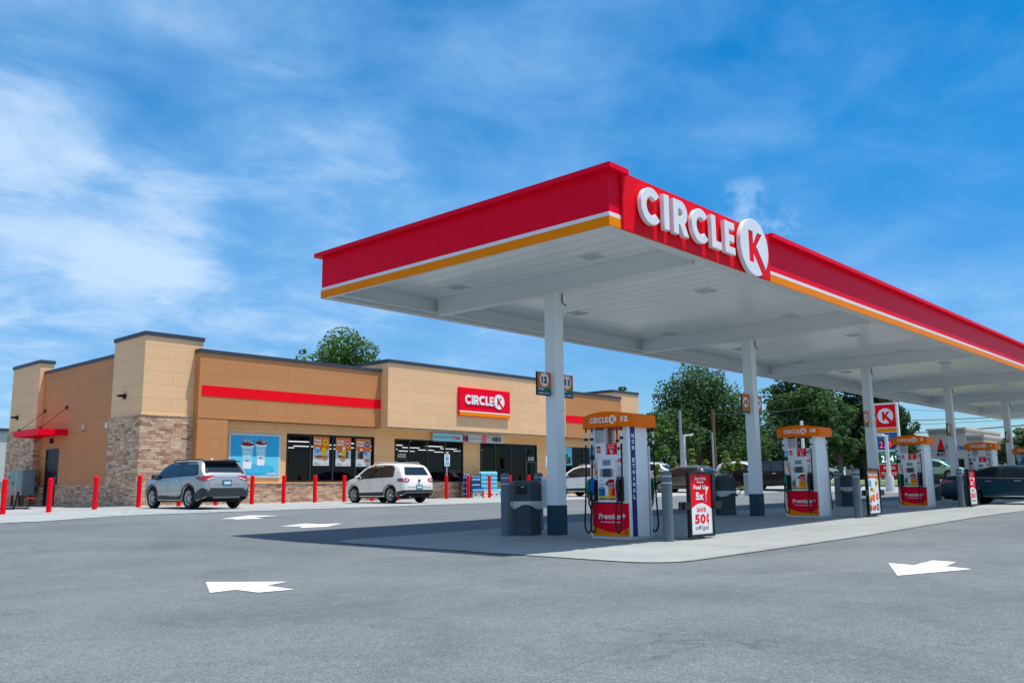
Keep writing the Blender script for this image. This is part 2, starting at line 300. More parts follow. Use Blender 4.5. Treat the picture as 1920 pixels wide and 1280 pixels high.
# ------------------------------------------------------------------ builders
def fr(o, u=(1, 0, 0), n=(0, -1, 0)):
    """frame on a surface: origin, right vector u, outward normal n"""
    u = Vector(u).normalized(); n = Vector(n).normalized(); v = n.cross(u); o = Vector(o)
    return Matrix(((u.x, v.x, n.x, o.x), (u.y, v.y, n.y, o.y), (u.z, v.z, n.z, o.z), (0, 0, 0, 1)))
I4 = Matrix.Identity(4)
class MB:
    def __init__(s): s.v = []; s.f = []; s.m = []; s.sm = []; s.mats = []
    def mi(s, n):
        if n not in s.mats: s.mats.append(n)
        return s.mats.index(n)
    def add(s, vs, fs, mat, M=I4, smooth=False):
        b = len(s.v); s.v += [tuple(M @ Vector(p)) for p in vs]; i = s.mi(mat)
        for f in fs: s.f.append(tuple(b+k for k in f)); s.m.append(i); s.sm.append(smooth)
        return s
    def box(s, x0, x1, y0, y1, z0, z1, mat, M=I4, bev=0.0):
        if bev > 0:
            bm = bmesh.new(); bmesh.ops.create_cube(bm, size=1.0)
            bmesh.ops.scale(bm, vec=(abs(x1-x0), abs(y1-y0), abs(z1-z0)), verts=bm.verts)
            bmesh.ops.translate(bm, vec=((x0+x1)/2, (y0+y1)/2, (z0+z1)/2), verts=bm.verts)
            bmesh.ops.bevel(bm, geom=bm.edges[:], offset=bev, segments=2, affect='EDGES', profile=.5)
            s.bm(bm, mat, M); return s
        vs = [(x, y, z) for z in (z0, z1) for y in (y0, y1) for x in (x0, x1)]
        return s.add(vs, [(0, 2, 3, 1), (4, 5, 7, 6), (0, 1, 5, 4), (2, 6, 7, 3), (0, 4, 6, 2), (1, 3, 7, 5)], mat, M)
    def bm(s, bm, mat, M=I4, smooth=False):
        bm.verts.index_update(); s.add([v.co[:] for v in bm.verts], [[v.index for v in f.verts] for f in bm.faces], mat, M, smooth); bm.free(); return s
    def quad(s, x0, x1, y0, y1, mat, M=I4, z=0.0):
        return s.add([(x0, y0, z), (x1, y0, z), (x1, y1, z), (x0, y1, z)], [(0, 1, 2, 3)], mat, M)
    def poly(s, pts, mat, M=I4, z=0.0): return s.add([(p[0], p[1], z) for p in pts], [tuple(range(len(pts)))], mat, M)
    def prism(s, pts, z0, z1, mat, M=I4, side=None, smooth=False):
        n = len(pts); vs = [(p[0], p[1], z0) for p in pts]+[(p[0], p[1], z1) for p in pts]
        s.add(vs, [tuple(range(n-1, -1, -1)), tuple(range(n, 2*n))], mat, M)
        return s.add(vs, [(i, (i+1) % n, n+(i+1) % n, n+i) for i in range(n)], side or mat, M, smooth)
    def tube(s, path, r, mat, n=8, M=I4, caps=True):
        P = [Vector(p) for p in path]; rs = r if isinstance(r, (list, tuple)) else [r]*len(P); vs = []; fs = []
        t0 = (P[1]-P[0]).normalized(); a = t0.orthogonal().normalized()
        for i, p in enumerate(P):
            t = ((P[min(i+1, len(P)-1)]-P[max(i-1, 0)])).normalized(); a = (a-t*a.dot(t)).normalized(); b = t.cross(a)
            for k in range(n):
                q = 2*math.pi*k/n; vs.append(tuple(p+(a*math.cos(q)+b*math.sin(q))*rs[i]))
        for i in range(len(P)-1):
            for k in range(n): fs.append((i*n+k, i*n+(k+1) % n, (i+1)*n+(k+1) % n, (i+1)*n+k))
        s.add(vs, fs, mat, M, True)
        if caps: s.add([vs[k] for k in range(n)]+[vs[-n+k] for k in range(n)], [tuple(range(n-1, -1, -1)), tuple(range(n, 2*n))], mat, M)
        return s
    def lathe(s, prof, mat, n=24, M=I4, smooth=True, caps=True):
        vs = []; fs = []
        for (r, z) in prof:
            for k in range(n): q = 2*math.pi*k/n; vs.append((r*math.cos(q), r*math.sin(q), z))
        for i in range(len(prof)-1):
            for k in range(n): fs.append((i*n+k, i*n+(k+1) % n, (i+1)*n+(k+1) % n, (i+1)*n+k))
        s.add(vs, fs, mat, M, smooth)
        if caps: s.add(vs[:n]+vs[-n:], [tuple(range(n-1, -1, -1)), tuple(range(n, 2*n))], mat, M)
        return s
    def disc(s, cx, cy, r, mat, M=I4, z=0.0, n=28, ry=None):
        return s.poly([(cx+r*math.cos(2*math.pi*k/n), cy+(ry or r)*math.sin(2*math.pi*k/n)) for k in range(n)], mat, M, z)
    def geo(s, g, mat, M=I4): return s.add(g[0], g[1], mat, M)
    def build(s, name, parent=None, loc=None, local=False, sharp=35, merge=False):
        """one mesh object; vertices are given in world space unless local"""
        me = bpy.data.meshes.new(name); base = Vector((0, 0, 0))
        if loc is not None: base = Vector(loc)
        off = Vector((0, 0, 0))
        if parent is not None and not local: off = parent.matrix_basis.translation if parent.parent is None else parent.parent.matrix_basis.translation
        if parent is None: off = base
        vs = s.v if local else [(p[0]-off.x, p[1]-off.y, p[2]-off.z) for p in s.v]
        me.from_pydata(vs, [], s.f); me.polygons.foreach_set('material_index', s.m); me.polygons.foreach_set('use_smooth', s.sm)
        for n in s.mats: me.materials.append(MATS[n])
        me.validate(); me.update()
        if any(s.sm): me.set_sharp_from_angle(angle=rad(sharp))
        o = bpy.data.objects.new(name, me); COL.objects.link(o)
        if parent is not None: o.parent = parent
        else: o.location = base
        return o
def tag(o, label=None, cat=None, group=None, kind=None):
    for k, v in (('label', label), ('category', cat), ('group', group), ('kind', kind)):
        if v: o[k] = v
    return o
def thing(name, label, cat, loc, rz=0, group=None):
    o = bpy.data.objects.new(name, None); COL.objects.link(o); o.empty_display_size = .3
    o.location = loc; o.rotation_euler = (0, 0, rz); o.matrix_basis = Matrix.Translation(loc) @ Matrix.Rotation(rz, 4, 'Z')
    return tag(o, label, cat, group)
def copy_tree(o, parent=None):
    c = o.copy(); COL.objects.link(c)
    if parent is not None: c.parent = parent
    for ch in list(o.children): copy_tree(ch, c)
    return c
def copy_thing(o, loc, rz=None, label=None, group=None):
    c = copy_tree(o); c.location = loc
    if rz is not None: c.rotation_euler = (0, 0, rz)
    if label: c['label'] = label
    if group: c['group'] = group
    return c
# filled outlines (holes by even-odd) through a temporary 2D curve
def curve_fill(loops, extrude=0.0, bevel=0.0):
    cu = bpy.data.curves.new('tmp', 'CURVE'); cu.dimensions = '2D'; cu.fill_mode = 'BOTH'; cu.extrude = extrude; cu.bevel_depth = bevel; cu.bevel_resolution = 1
    for L in loops:
        sp = cu.splines.new('POLY'); sp.points.add(len(L)-1); sp.use_cyclic_u = True
        for p, q in zip(sp.points, L): p.co = (q[0], q[1], 0, 1)
    return _grab(cu)
def _grab(cu):
    o = bpy.data.objects.new('tmp', cu); COL.objects.link(o); dg = bpy.context.evaluated_depsgraph_get(); dg.update()
    me = bpy.data.meshes.new_from_object(o.evaluated_get(dg)); vs = [v.co[:] for v in me.vertices]; fs = [tuple(p.vertices) for p in me.polygons]
    bpy.data.objects.remove(o); bpy.data.curves.remove(cu); bpy.data.meshes.remove(me); return vs, fs
_tc = {}
def text_geo(s, bold):
    k = (s, bold)
    if k not in _tc:
        cu = bpy.data.curves.new('tmp', 'FONT'); cu.body = s; cu.size = 1.0; cu.offset = bold; cu.resolution_u = 3; cu.space_character = 1+bold*2.2
        cu.fill_mode = 'FRONT'; g = _grab(cu); g = ([v for v in g[0]], g[1])
        xs = [v[0] for v in g[0]] or [0]; ys = [v[1] for v in g[0]] or [0]; _tc[k] = (g, min(xs), max(xs), min(ys), max(ys))
    return _tc[k]
def text(mb, s, M, x, y, h, mat, align='C', bold=.02, width=None, z=.003, rot=0, slant=0.0):
    """text whose capitals/extent are h high, baseline-to-top box at y..y+h"""
    g, x0, x1, y0, y1 = text_geo(s, bold); k = h/max(1e-4, (y1-y0)); kx = k
    if width: kx = width/(x1-x0)
    w = (x1-x0)*kx; ox = {'C': x-w/2, 'L': x, 'R': x-w}[align]
    vs = [((v[0]-x0)*kx+slant*(v[1]-y0)*k+ox, (v[1]-y0)*k+y, z) for v in g[0]]
    mb.add(vs, g[1], mat, M)
# ---- the block letters and the disc emblem
def arc(cx, cy, rx, ry, a0, a1, n=18): return [(cx+rx*math.cos(rad(a0+(a1-a0)*i/n)), cy+ry*math.sin(rad(a0+(a1-a0)*i/n))) for i in range(n+1)]
def letter_loops(ch):
    """heavy geometric capitals, height 1; returns loops, width"""
    t = .235
    if ch == 'C':
        a = 42; o = arc(.5, .5, .5, .515, a, 360-a, 30); i = arc(.5, .5, .5-t, .515-t, 360-a-6, a+6, 26)
        return [[(x, y) for x, y in o]+i], .88
    if ch == 'I': return [[(0, 0), (t+.01, 0), (t+.01, 1), (0, 1)]], .245
    if ch == 'L': return [[(0, 0), (.56, 0), (.56, .215), (t, .215), (t, 1), (0, 1)]], .56
    if ch == 'E': return [[(0, 0), (.60, 0), (.60, .205), (t, .205), (t, .40), (.55, .40), (.55, .60), (t, .60), (t, .795), (.59, .795), (.59, 1), (0, 1)]], .60
    if ch == 'R':
        o = [(0, 0), (t, 0), (t, .30), (.33, .30), (.50, 0), (.77, 0), (.56, .35)]+arc(.385, .655, .335, .345, -55, 90, 14)+[(0, 1)]
        return [o, arc(.36, .655, .125, .125, -90, 90, 10)+[(t, .78), (t, .53)]], .74
KRED = [(-.42, -.57), (-.07, -.57), (-.07, -.283), (.43, -.86), (.735, -.62), (.16, .045), (.64, .57), (.23, .57), (-.07, .16), (-.07, .57), (-.42, .57)]
def emblem_loops(R=1.0):
    """white disc with a K cut out whose leg runs out through the rim"""
    a1, a0 = -40, -63
    p1 = (math.cos(rad(a1)), math.sin(rad(a1))); p0 = (math.cos(rad(a0)), math.sin(rad(a0)))
    L = arc(0, 0, 1, 1, a1, 360+a0, 60)+[(-.07, -.283), (-.07, -.57), (-.42, -.57), (-.42, .57), (-.07, .57), (-.07, .16), (.23, .57), (.64, .57), (.16, .045)]
    return [[(x*R, y*R) for x, y in L]]
_lg = {}
def logo(mb, M, x, y, h, mat, mode='all', depth=0.0, bevel=0.0, z=.003, kr=.86, disc=True, word=True, gap=.10):
    """CIRCLE + disc K; x,y = left/bottom of the word, h = letter height. returns total width"""
    key = (round(depth/h, 4), round(bevel/h, 4)); X = x
    zz = z+depth/2+bevel
    for ch in 'CIRCLE':
        L, w = letter_loops(ch)
        if word:
            if (ch, key) not in _lg: _lg[(ch, key)] = curve_fill(L, depth/2/h, bevel/h)
            g = _lg[(ch, key)]; mb.add([(v[0]*h+X, v[1]*h+y, v[2]*h+zz) for v in g[0]], g[1], mat, M)
        X += (w+gap)*h
    if disc:
        if ('K', key) not in _lg: _lg[('K', key)] = curve_fill(emblem_loops(kr), depth/2/h, bevel/h)
        g = _lg[('K', key)]; cx = X+(kr+.02)*h
        mb.add([(v[0]*h+cx, v[1]*h+y+.5*h, v[2]*h+zz) for v in g[0]], g[1], mat, M)
        X = cx+kr*h
    return X-x
def disc_logo(mb, M, cx, cy, R, mat, z=.003):
    k = ('D',)
    if k not in _lg: _lg[k] = curve_fill(emblem_loops(1.0))
    g = _lg[k]; mb.add([(v[0]*R+cx, v[1]*R+cy, z) for v in g[0]], g[1], mat, M)
def cent(mb, F, x, y, h, mat, z):
    o = arc(x, y+h/2, h*.42, h*.5, 45, 315, 16); i = arc(x, y+h/2, h*.20, h*.27, 315, 45, 16); n = len(o)
    g = curve_fill([o+i]); mb.add([(v[0], v[1], z) for v in g[0]], g[1], mat, F); mb.quad(x-h*.08, x+h*.08, y-h*.22, y+h*1.22, mat, F, z+.001)
# flat sheets that follow the terrain
def inside(p, poly):
    c = False; n = len(poly)
    for i in range(n):
        a, b = poly[i], poly[i-1]
        if (a[1] > p[1]) != (b[1] > p[1]) and p[0] < (b[0]-a[0])*(p[1]-a[1])/(b[1]-a[1])+a[0]: c = not c
    return c
def tri_fill(outline, step):
    pts = []; n = len(outline)
    for i in range(n):
        a = Vector(outline[i]); b = Vector(outline[(i+1) % n]); k = max(1, int((b-a).length/step))
        for j in range(k): pts.append(a+(b-a)*j/k)
    nb = len(pts); xs = [p.x for p in pts]; ys = [p.y for p in pts]; loop = [(p.x, p.y) for p in pts]
    x = min(xs)+step/2
    while x < max(xs):
        y = min(ys)+step/2
        while y < max(ys):
            if inside((x, y), loop): pts.append(Vector((x, y)))
            y += step
        x += step
    r = delaunay_2d_cdt(pts, [(i, (i+1) % nb) for i in range(nb)], [], 1, 1e-5)
    return [tuple(v) for v in r[0]], [tuple(f) for f in r[2]], nb
def sheet(name, outline, step, dz, mat, **k):
    v, f, nb = tri_fill(outline, step); mb = MB()
    f = [t if (v[t[1]][0]-v[t[0]][0])*(v[t[2]][1]-v[t[0]][1])-(v[t[1]][1]-v[t[0]][1])*(v[t[2]][0]-v[t[0]][0]) > 0 else t[::-1] for t in f]
    mb.add([(p[0], p[1], gz(*p)+dz) for p in v], f, mat); o = mb.build(name, loc=(0, 0, 0)); return tag(o, **k)
def rrect(x0, x1, y0, y1, r, n=6):
    return arc(x1-r, y0+r, r, r, -90, 0, n)+arc(x1-r, y1-r, r, r, 0, 90, n)+arc(x0+r, y1-r, r, r, 90, 180, n)+arc(x0+r, y0+r, r, r, 180, 270, n)

# ------------------------------------------------------------------ ground
def ground():
    rs = [0.0]+[.5*i for i in range(1, 161)]+[85, 90, 100, 115, 130, 160, 220, 350, 600, 1200, 2500, 6000]; na = 240; vs = [(0, 0, 0)]; fs = []
    for r in rs[1:]:
        for k in range(na): a = 2*math.pi*k/na; x, y = r*math.cos(a), r*math.sin(a); vs.append((x, y, gz(x, y)))
    for k in range(na): fs.append((0, 1+k, 1+(k+1) % na))
    for i in range(len(rs)-2):
        b = 1+i*na
        for k in range(na): fs.append((b+k, b+na+k, b+na+(k+1) % na, b+(k+1) % na))
    mb = MB(); mb.add(vs, fs, 'asphalt', smooth=True); tag(mb.build('asphalt_lot', loc=(0, 0, 0), sharp=180), kind='structure')
ground()
sheet('concrete_pad', arc(10.35, 6.95, .7, .7, 180, 270, 6)+[(63, 6.25), (63, 13.5)]+arc(10.35, 12.8, .7, .7, 90, 180, 6), .7, .012, 'pad_concrete', kind='structure')
sheet('concrete_apron', [(2, 25.2), (60, 25.8), (60, 36.5), (17, 36.5), (17, 60), (2, 60)], 1.0, .012, 'apron_concrete', kind='structure')
sheet('grass_verge', [(61.5, 4), (62, 14), (61.0, 24), (58.5, 33), (57, 41), (66, 44), (96, 38), (100, 4)], 1.5, .02, 'grass', kind='structure')
sheet('grass_field', [(20, 62), (57, 44), (63, 44), (100, 41), (180, 20), (300, 60), (100, 300), (0, 300)], 6, .03, 'grass', kind='structure')
sheet('rear_lot', [(55.6, 14.8), (61.3, 14.8), (60.8, 24), (58.3, 33), (56.8, 40), (52, 40)], 1.0, .012, 'apron_concrete', kind='structure')
def kerb():
    mb = MB(); P = [(61.6, 4), (62.1, 14), (61.1, 24), (58.6, 33), (57.1, 41)]
    pts = []
    for a, b in zip(P, P[1:]):
        for i in range(8): pts.append((a[0]+(b[0]-a[0])*i/8, a[1]+(b[1]-a[1])*i/8))
    for a, b in zip(pts, pts[1:]):
        z0, z1 = gz(*a), gz(*b)
        vs = [(a[0]-.15, a[1], z0-.1), (a[0]+.1, a[1], z0-.1), (a[0]+.1, a[1], z0+.14), (a[0]-.15, a[1], z0+.14), (b[0]-.15, b[1], z1-.1), (b[0]+.1, b[1], z1-.1), (b[0]+.1, b[1], z1+.14), (b[0]-.15, b[1], z1+.14)]
        mb.add(vs, [(3, 2, 6, 7), (0, 3, 7, 4), (1, 5, 6, 2)], 'apron_concrete')
    tag(mb.build('kerb', loc=(0, 0, 0)), kind='structure')
kerb()
def stripes():
    for k in range(15):
        x = 11.53+2.88*k
        if x > 46: break
        o = sheet('parking_line', [(x-.05, 25.4), (x+.05, 25.4), (x+.05, 32.6), (x-.05, 32.6)], .5, .022, 'road_paint', kind='structure')
stripes()
def arrow(name, pts, label):
    o = sheet(name, pts, .3, .006, 'road_paint'); tag(o, label, 'arrow marking', 'white arrows painted on the asphalt')
arrow('painted_arrow', [(5.03, 9.2), (5.62, 8.52), (5.27, 8.36), (5.24, 7.82), (4.87, 7.88), (4.86, 8.28), (4.56, 8.25)], 'large white painted arrow in the empty left foreground')
arrow('painted_arrow', [(11.40, 4.16), (11.3, 3.82), (12.04, 3.84), (11.97, 3.54), (11.36, 3.48), (11.19, 3.14), (10.05, 3.58)], 'white painted arrow in the right foreground beyond the concrete pad edge')
arrow('painted_arrow', [(12.09, 21.5), (13.69, 22.75), (14.15, 21.97), (13.2, 21.75), (13.0, 20.9), (12.28, 21.05), (12.35, 21.4)], 'far white painted arrow close to the silver car')
arrow('painted_arrow', [(11.6, 17.95), (12.57, 18.35), (12.64, 17.87), (13.25, 17.8), (12.24, 17.05), (11.64, 17.2), (11.95, 17.6)], 'white painted arrow just beyond the tip of the canopy shadow')
# ------------------------------------------------------------------ fuel canopy
CX0, CX1, CY0, CY1, CZ = 10.42, 61.4, 7.54, 14.87, 4.87
COLX = [13.41, 21.6, 29.87, 38.6, 47.4, 55.8]; COLY = 11.15
def canopy():
    T = thing('fuel_canopy', 'long flat fuel canopy with red fascia and orange stripe on white columns', 'canopy', (13.41, COLY, gz(13.41, COLY)))
    t = .12; zt = 5.73
    def band(name, z0, z1, mat, off, q=.01):
        mb = MB(); o = off
        mb.box(CX0-o, CX1+o, CY0-o, CY0+q, z0, z1, mat); mb.box(CX0-o, CX1+o, CY1-q, CY1+o, z0, z1, mat)
        mb.box(CX0-o, CX0+q, CY0+q, CY1-q, z0, z1, mat); mb.box(CX1-q, CX1+o, CY0+q, CY1-q, z0, z1, mat)
        return mb.build(name, T)
    band('red_fascia', 5.088, zt, 'red', .0); band('white_stripe', 5.022, 5.088, 'white', .006); band('orange_stripe', 4.87, 5.022, 'orange', .012)
    mb = MB(); i = .0102
    for x0, x1, y0, y1 in ((CX0+i, CX1-i, CY0+i, CY0+t), (CX0+i, CX1-i, CY1-t, CY1-i), (CX0+i, CX0+t, CY0+t, CY1-t), (CX1-t, CX1-i, CY0+t, CY1-t)): mb.box(x0, x1, y0, y1, 4.874, zt-.004, 'canopy_white')
    mb.build('fascia_frame', T)
    mb = MB(); a = .125
    mb.box(CX0-a, 10.80, CY0-a, CY0+.2, zt+.0, zt+.085, 'red'); mb.box(15.60, CX1+a, CY0-a, CY0+.2, zt+.0, zt+.085, 'red')
    mb.box(CX0-a, CX1+a, CY1-.2, CY1+a, zt, zt+.085, 'red'); mb.box(CX0-a, CX0+.2, CY0+.2, CY1-.2, zt, zt+.085, 'red'); mb.box(CX1-.2, CX1+a, CY0+.2, CY1-.2, zt, zt+.085, 'red')
    mb.build('fascia_cap', T)
    mb = MB()   # panel joints of the fascia
    for x in [19.7, 24.1, 28.5, 32.9, 37.3, 41.7, 46.1]: mb.box(x-.0025, x+.0025, CY0-.0012, CY0, 5.09, zt-.002, 'maroon')
    for y in [8.62, 10.2, 12.9]: mb.box(CX0-.0012, CX0, y-.0025, y+.0025, 5.09, zt-.002, 'maroon')
    mb.build('fascia_joints', T)
    mb = MB(); mb.box(CX0+t, CX1-t, CY0+t, CY1-t, 5.24, 5.30, 'deck_white'); mb.build('ceiling_deck', T)
    mb = MB(); mb.box(CX0+t, CX1-t, CY0+t, CY1-t, 5.60, 5.66, 'mid_grey'); mb.build('roof_deck', T)
    # steel: edge channels + a beam over each column
    for y in (CY0+t+.12, CY1-t-.12):
        m = MB(); m.box(CX0+t, CX1-t, y-.10, y+.10, 4.93, 4.95, 'canopy_white'); m.box(CX0+t, CX1-t, y-.012, y+.012, 4.95, 5.22, 'canopy_white'); m.box(CX0+t, CX1-t, y-.10, y+.10, 5.22, 5.238, 'canopy_white'); m.build('edge_channel', T)
    for x in COLX:
        m = MB(); m.box(x-.11, x+.11, CY0+t+.25, CY1-t-.25, 4.86, 4.882, 'canopy_white'); m.box(x-.09, x+.09, CY0+t+.25, CY1-t-.25, 4.882, 5.216, 'canopy_white'); m.box(x-.11, x+.11, CY0+t+.25, CY1-t-.25, 5.216, 5.238, 'canopy_white')
        for y in (CY0+t+.24, CY1-t-.26): m.box(x-.02, x+.02, y, y+.02, 4.88, 5.22, 'pale_grey')
        m.build('beam', T)
        z = gz(x, COLY); w = .135; m = MB()
        m.box(x-w, x+w, COLY-w, COLY+w, z+.57, 4.86, 'canopy_white', bev=.012); m.box(x-.17, x+.17, COLY-.17, COLY+.17, 4.835, 4.857, 'canopy_white')
        c = m.build('column', T); m = MB(); m.box(x-w-.008, x+w+.008, COLY-w-.008, COLY+w+.008, z-.06, z+.575, 'column_teal', bev=.01); m.build('column_base', c)
        if x < 50:
            m = MB(); m.tube([(x+.10, COLY-w-.02, 4.86), (x+.10, COLY-w-.02, 4.66), (x+.22, COLY-w-.02, 4.6)], .012, 'dark_grey'); m.build('conduit', c)
    for i in range(12):
        for y in (9.68, 13.3):
            x = 12.79+4.14*i
            m = MB(); m.box(x-.20, x+.20, y-.20, y+.20, 5.222, 5.238, 'canopy_white')
            for k in range(7): m.box(x-.17, x+.17, y-.17+.05*k, y-.15+.05*k, 5.217, 5.2215, 'pale_grey')
            m.build('ceiling_light', T)
    # sign panel with raised letters on the long side
    m = MB(); m.box(10.72, 15.57, CY0-.05, CY0-.016, 4.868, 5.775, 'bright_red'); P = m.build('sign_panel', T)
    m = MB()
    for x in (12.9,): m.box(x-.004, x+.004, CY0-.0525, CY0-.05, 4.87, 5.77, 'maroon')
    m.build('panel_joint', P)
    F = fr((0, CY0-.05, 0)); m = MB()
    X = 11.07; h = .575
    tot = 2.95; nat = sum(letter_loops(c)[1] for c in 'CIRCLE')*h; gap = (tot-nat)/5/h
    logo(m, F, X, 5.06, h, 'letter_white', depth=.065, bevel=.008, z=.025, disc=False, gap=gap); L = m.build('lettering', T)
    m = MB(); g = curve_fill(emblem_loops(.535), .036, .008); m.add([(v[0]+14.75, v[1]+5.345, v[2]+.072) for v in g[0]], g[1], 'letter_white', F); m.poly([(14.75+q[0]*.525, 5.345+q[1]*.525) for q in KRED], 'bright_red', F, .107); m.build('emblem', T)
canopy()
FLAG_ORDER = ['first', 'second', 'third', 'fourth', 'fifth']
def flags():
    nums = [('12', '11'), ('10', '9'), ('8', '7'), ('6', '5'), ('4', '3')]
    for i, x in enumerate(COLX[:5]):
        for j, (n, sx) in enumerate(zip(nums[i], (-1, 1))):
            x0 = x-.135-.42 if sx < 0 else x+.135+.02; z0 = 2.76 if i == 0 else 2.86; z1 = 3.22 if i == 0 else 3.36
            T = thing('number_sign', f'orange pump number {n} flag sign on the {"near" if sx < 0 else "far"} side of the {FLAG_ORDER[i]} canopy column', 'sign', (x0+.2, COLY, z0), group='pump number flags on the columns')
            m = MB(); m.box(x0, x0+.40, COLY-.02, COLY+.02, z0, z1, 'trim_dark'); m.box(x0-.0 if sx > 0 else x0+.40, x0-.03 if sx > 0 else x0+.425, COLY-.025, COLY+.025, z0+.03, z1-.03, 'steel_pole'); m.build('sign_plate', T)
            m = MB(); F = fr((x0, COLY-.02, z0)); H = z1-z0; W = .40; d = .34 if i == 0 else .13
            m.quad(.006, W-.006, H*d, H-.006, 'sign_orange', F, .003)
            if i == 0: m.quad(.006, W-.006, H*.19, H*.34, 'green', F, .003); m.quad(.006, W-.006, .006, H*.19, 'navy', F, .003); text(m, 'DIESEL', F, .025, H*.225, H*.09, 'white', 'L', z=.006); text(m, 'NON-ETH', F, .025, H*.055, H*.085, 'white', 'L', z=.006, width=.33)
            else: m.quad(.006, W-.006, .006, H*.13, 'green', F, .003)
            cy = H*(.67 if i == 0 else .57); m.disc(W/2, cy, .135, 'white', F, .006)
            text(m, n, F, W/2, cy-.068, .135, 'trim_dark', z=.009, bold=.06, width=.17 if len(n) > 1 else None); m.build('sign_face', T)
flags()
for i, x in enumerate(COLX[:2]):
    T = thing('electrical_box', f'pale electrical box on the {FLAG_ORDER[i]} canopy column', 'electrical box', (x, COLY+.2, gz(x, COLY)+.52), group='column electrical boxes')
    z = gz(x, COLY); m = MB(); m.box(x-.13, x+.10, COLY+.137, COLY+.28, z+.52, z+1.12, 'canopy_white', bev=.008); m.build('casing', T)
    m = MB(); m.box(x-.136, x-.129, COLY+.15, COLY+.27, z+.56, z+1.08, 'pale_grey'); m.build('cover_plate', T)

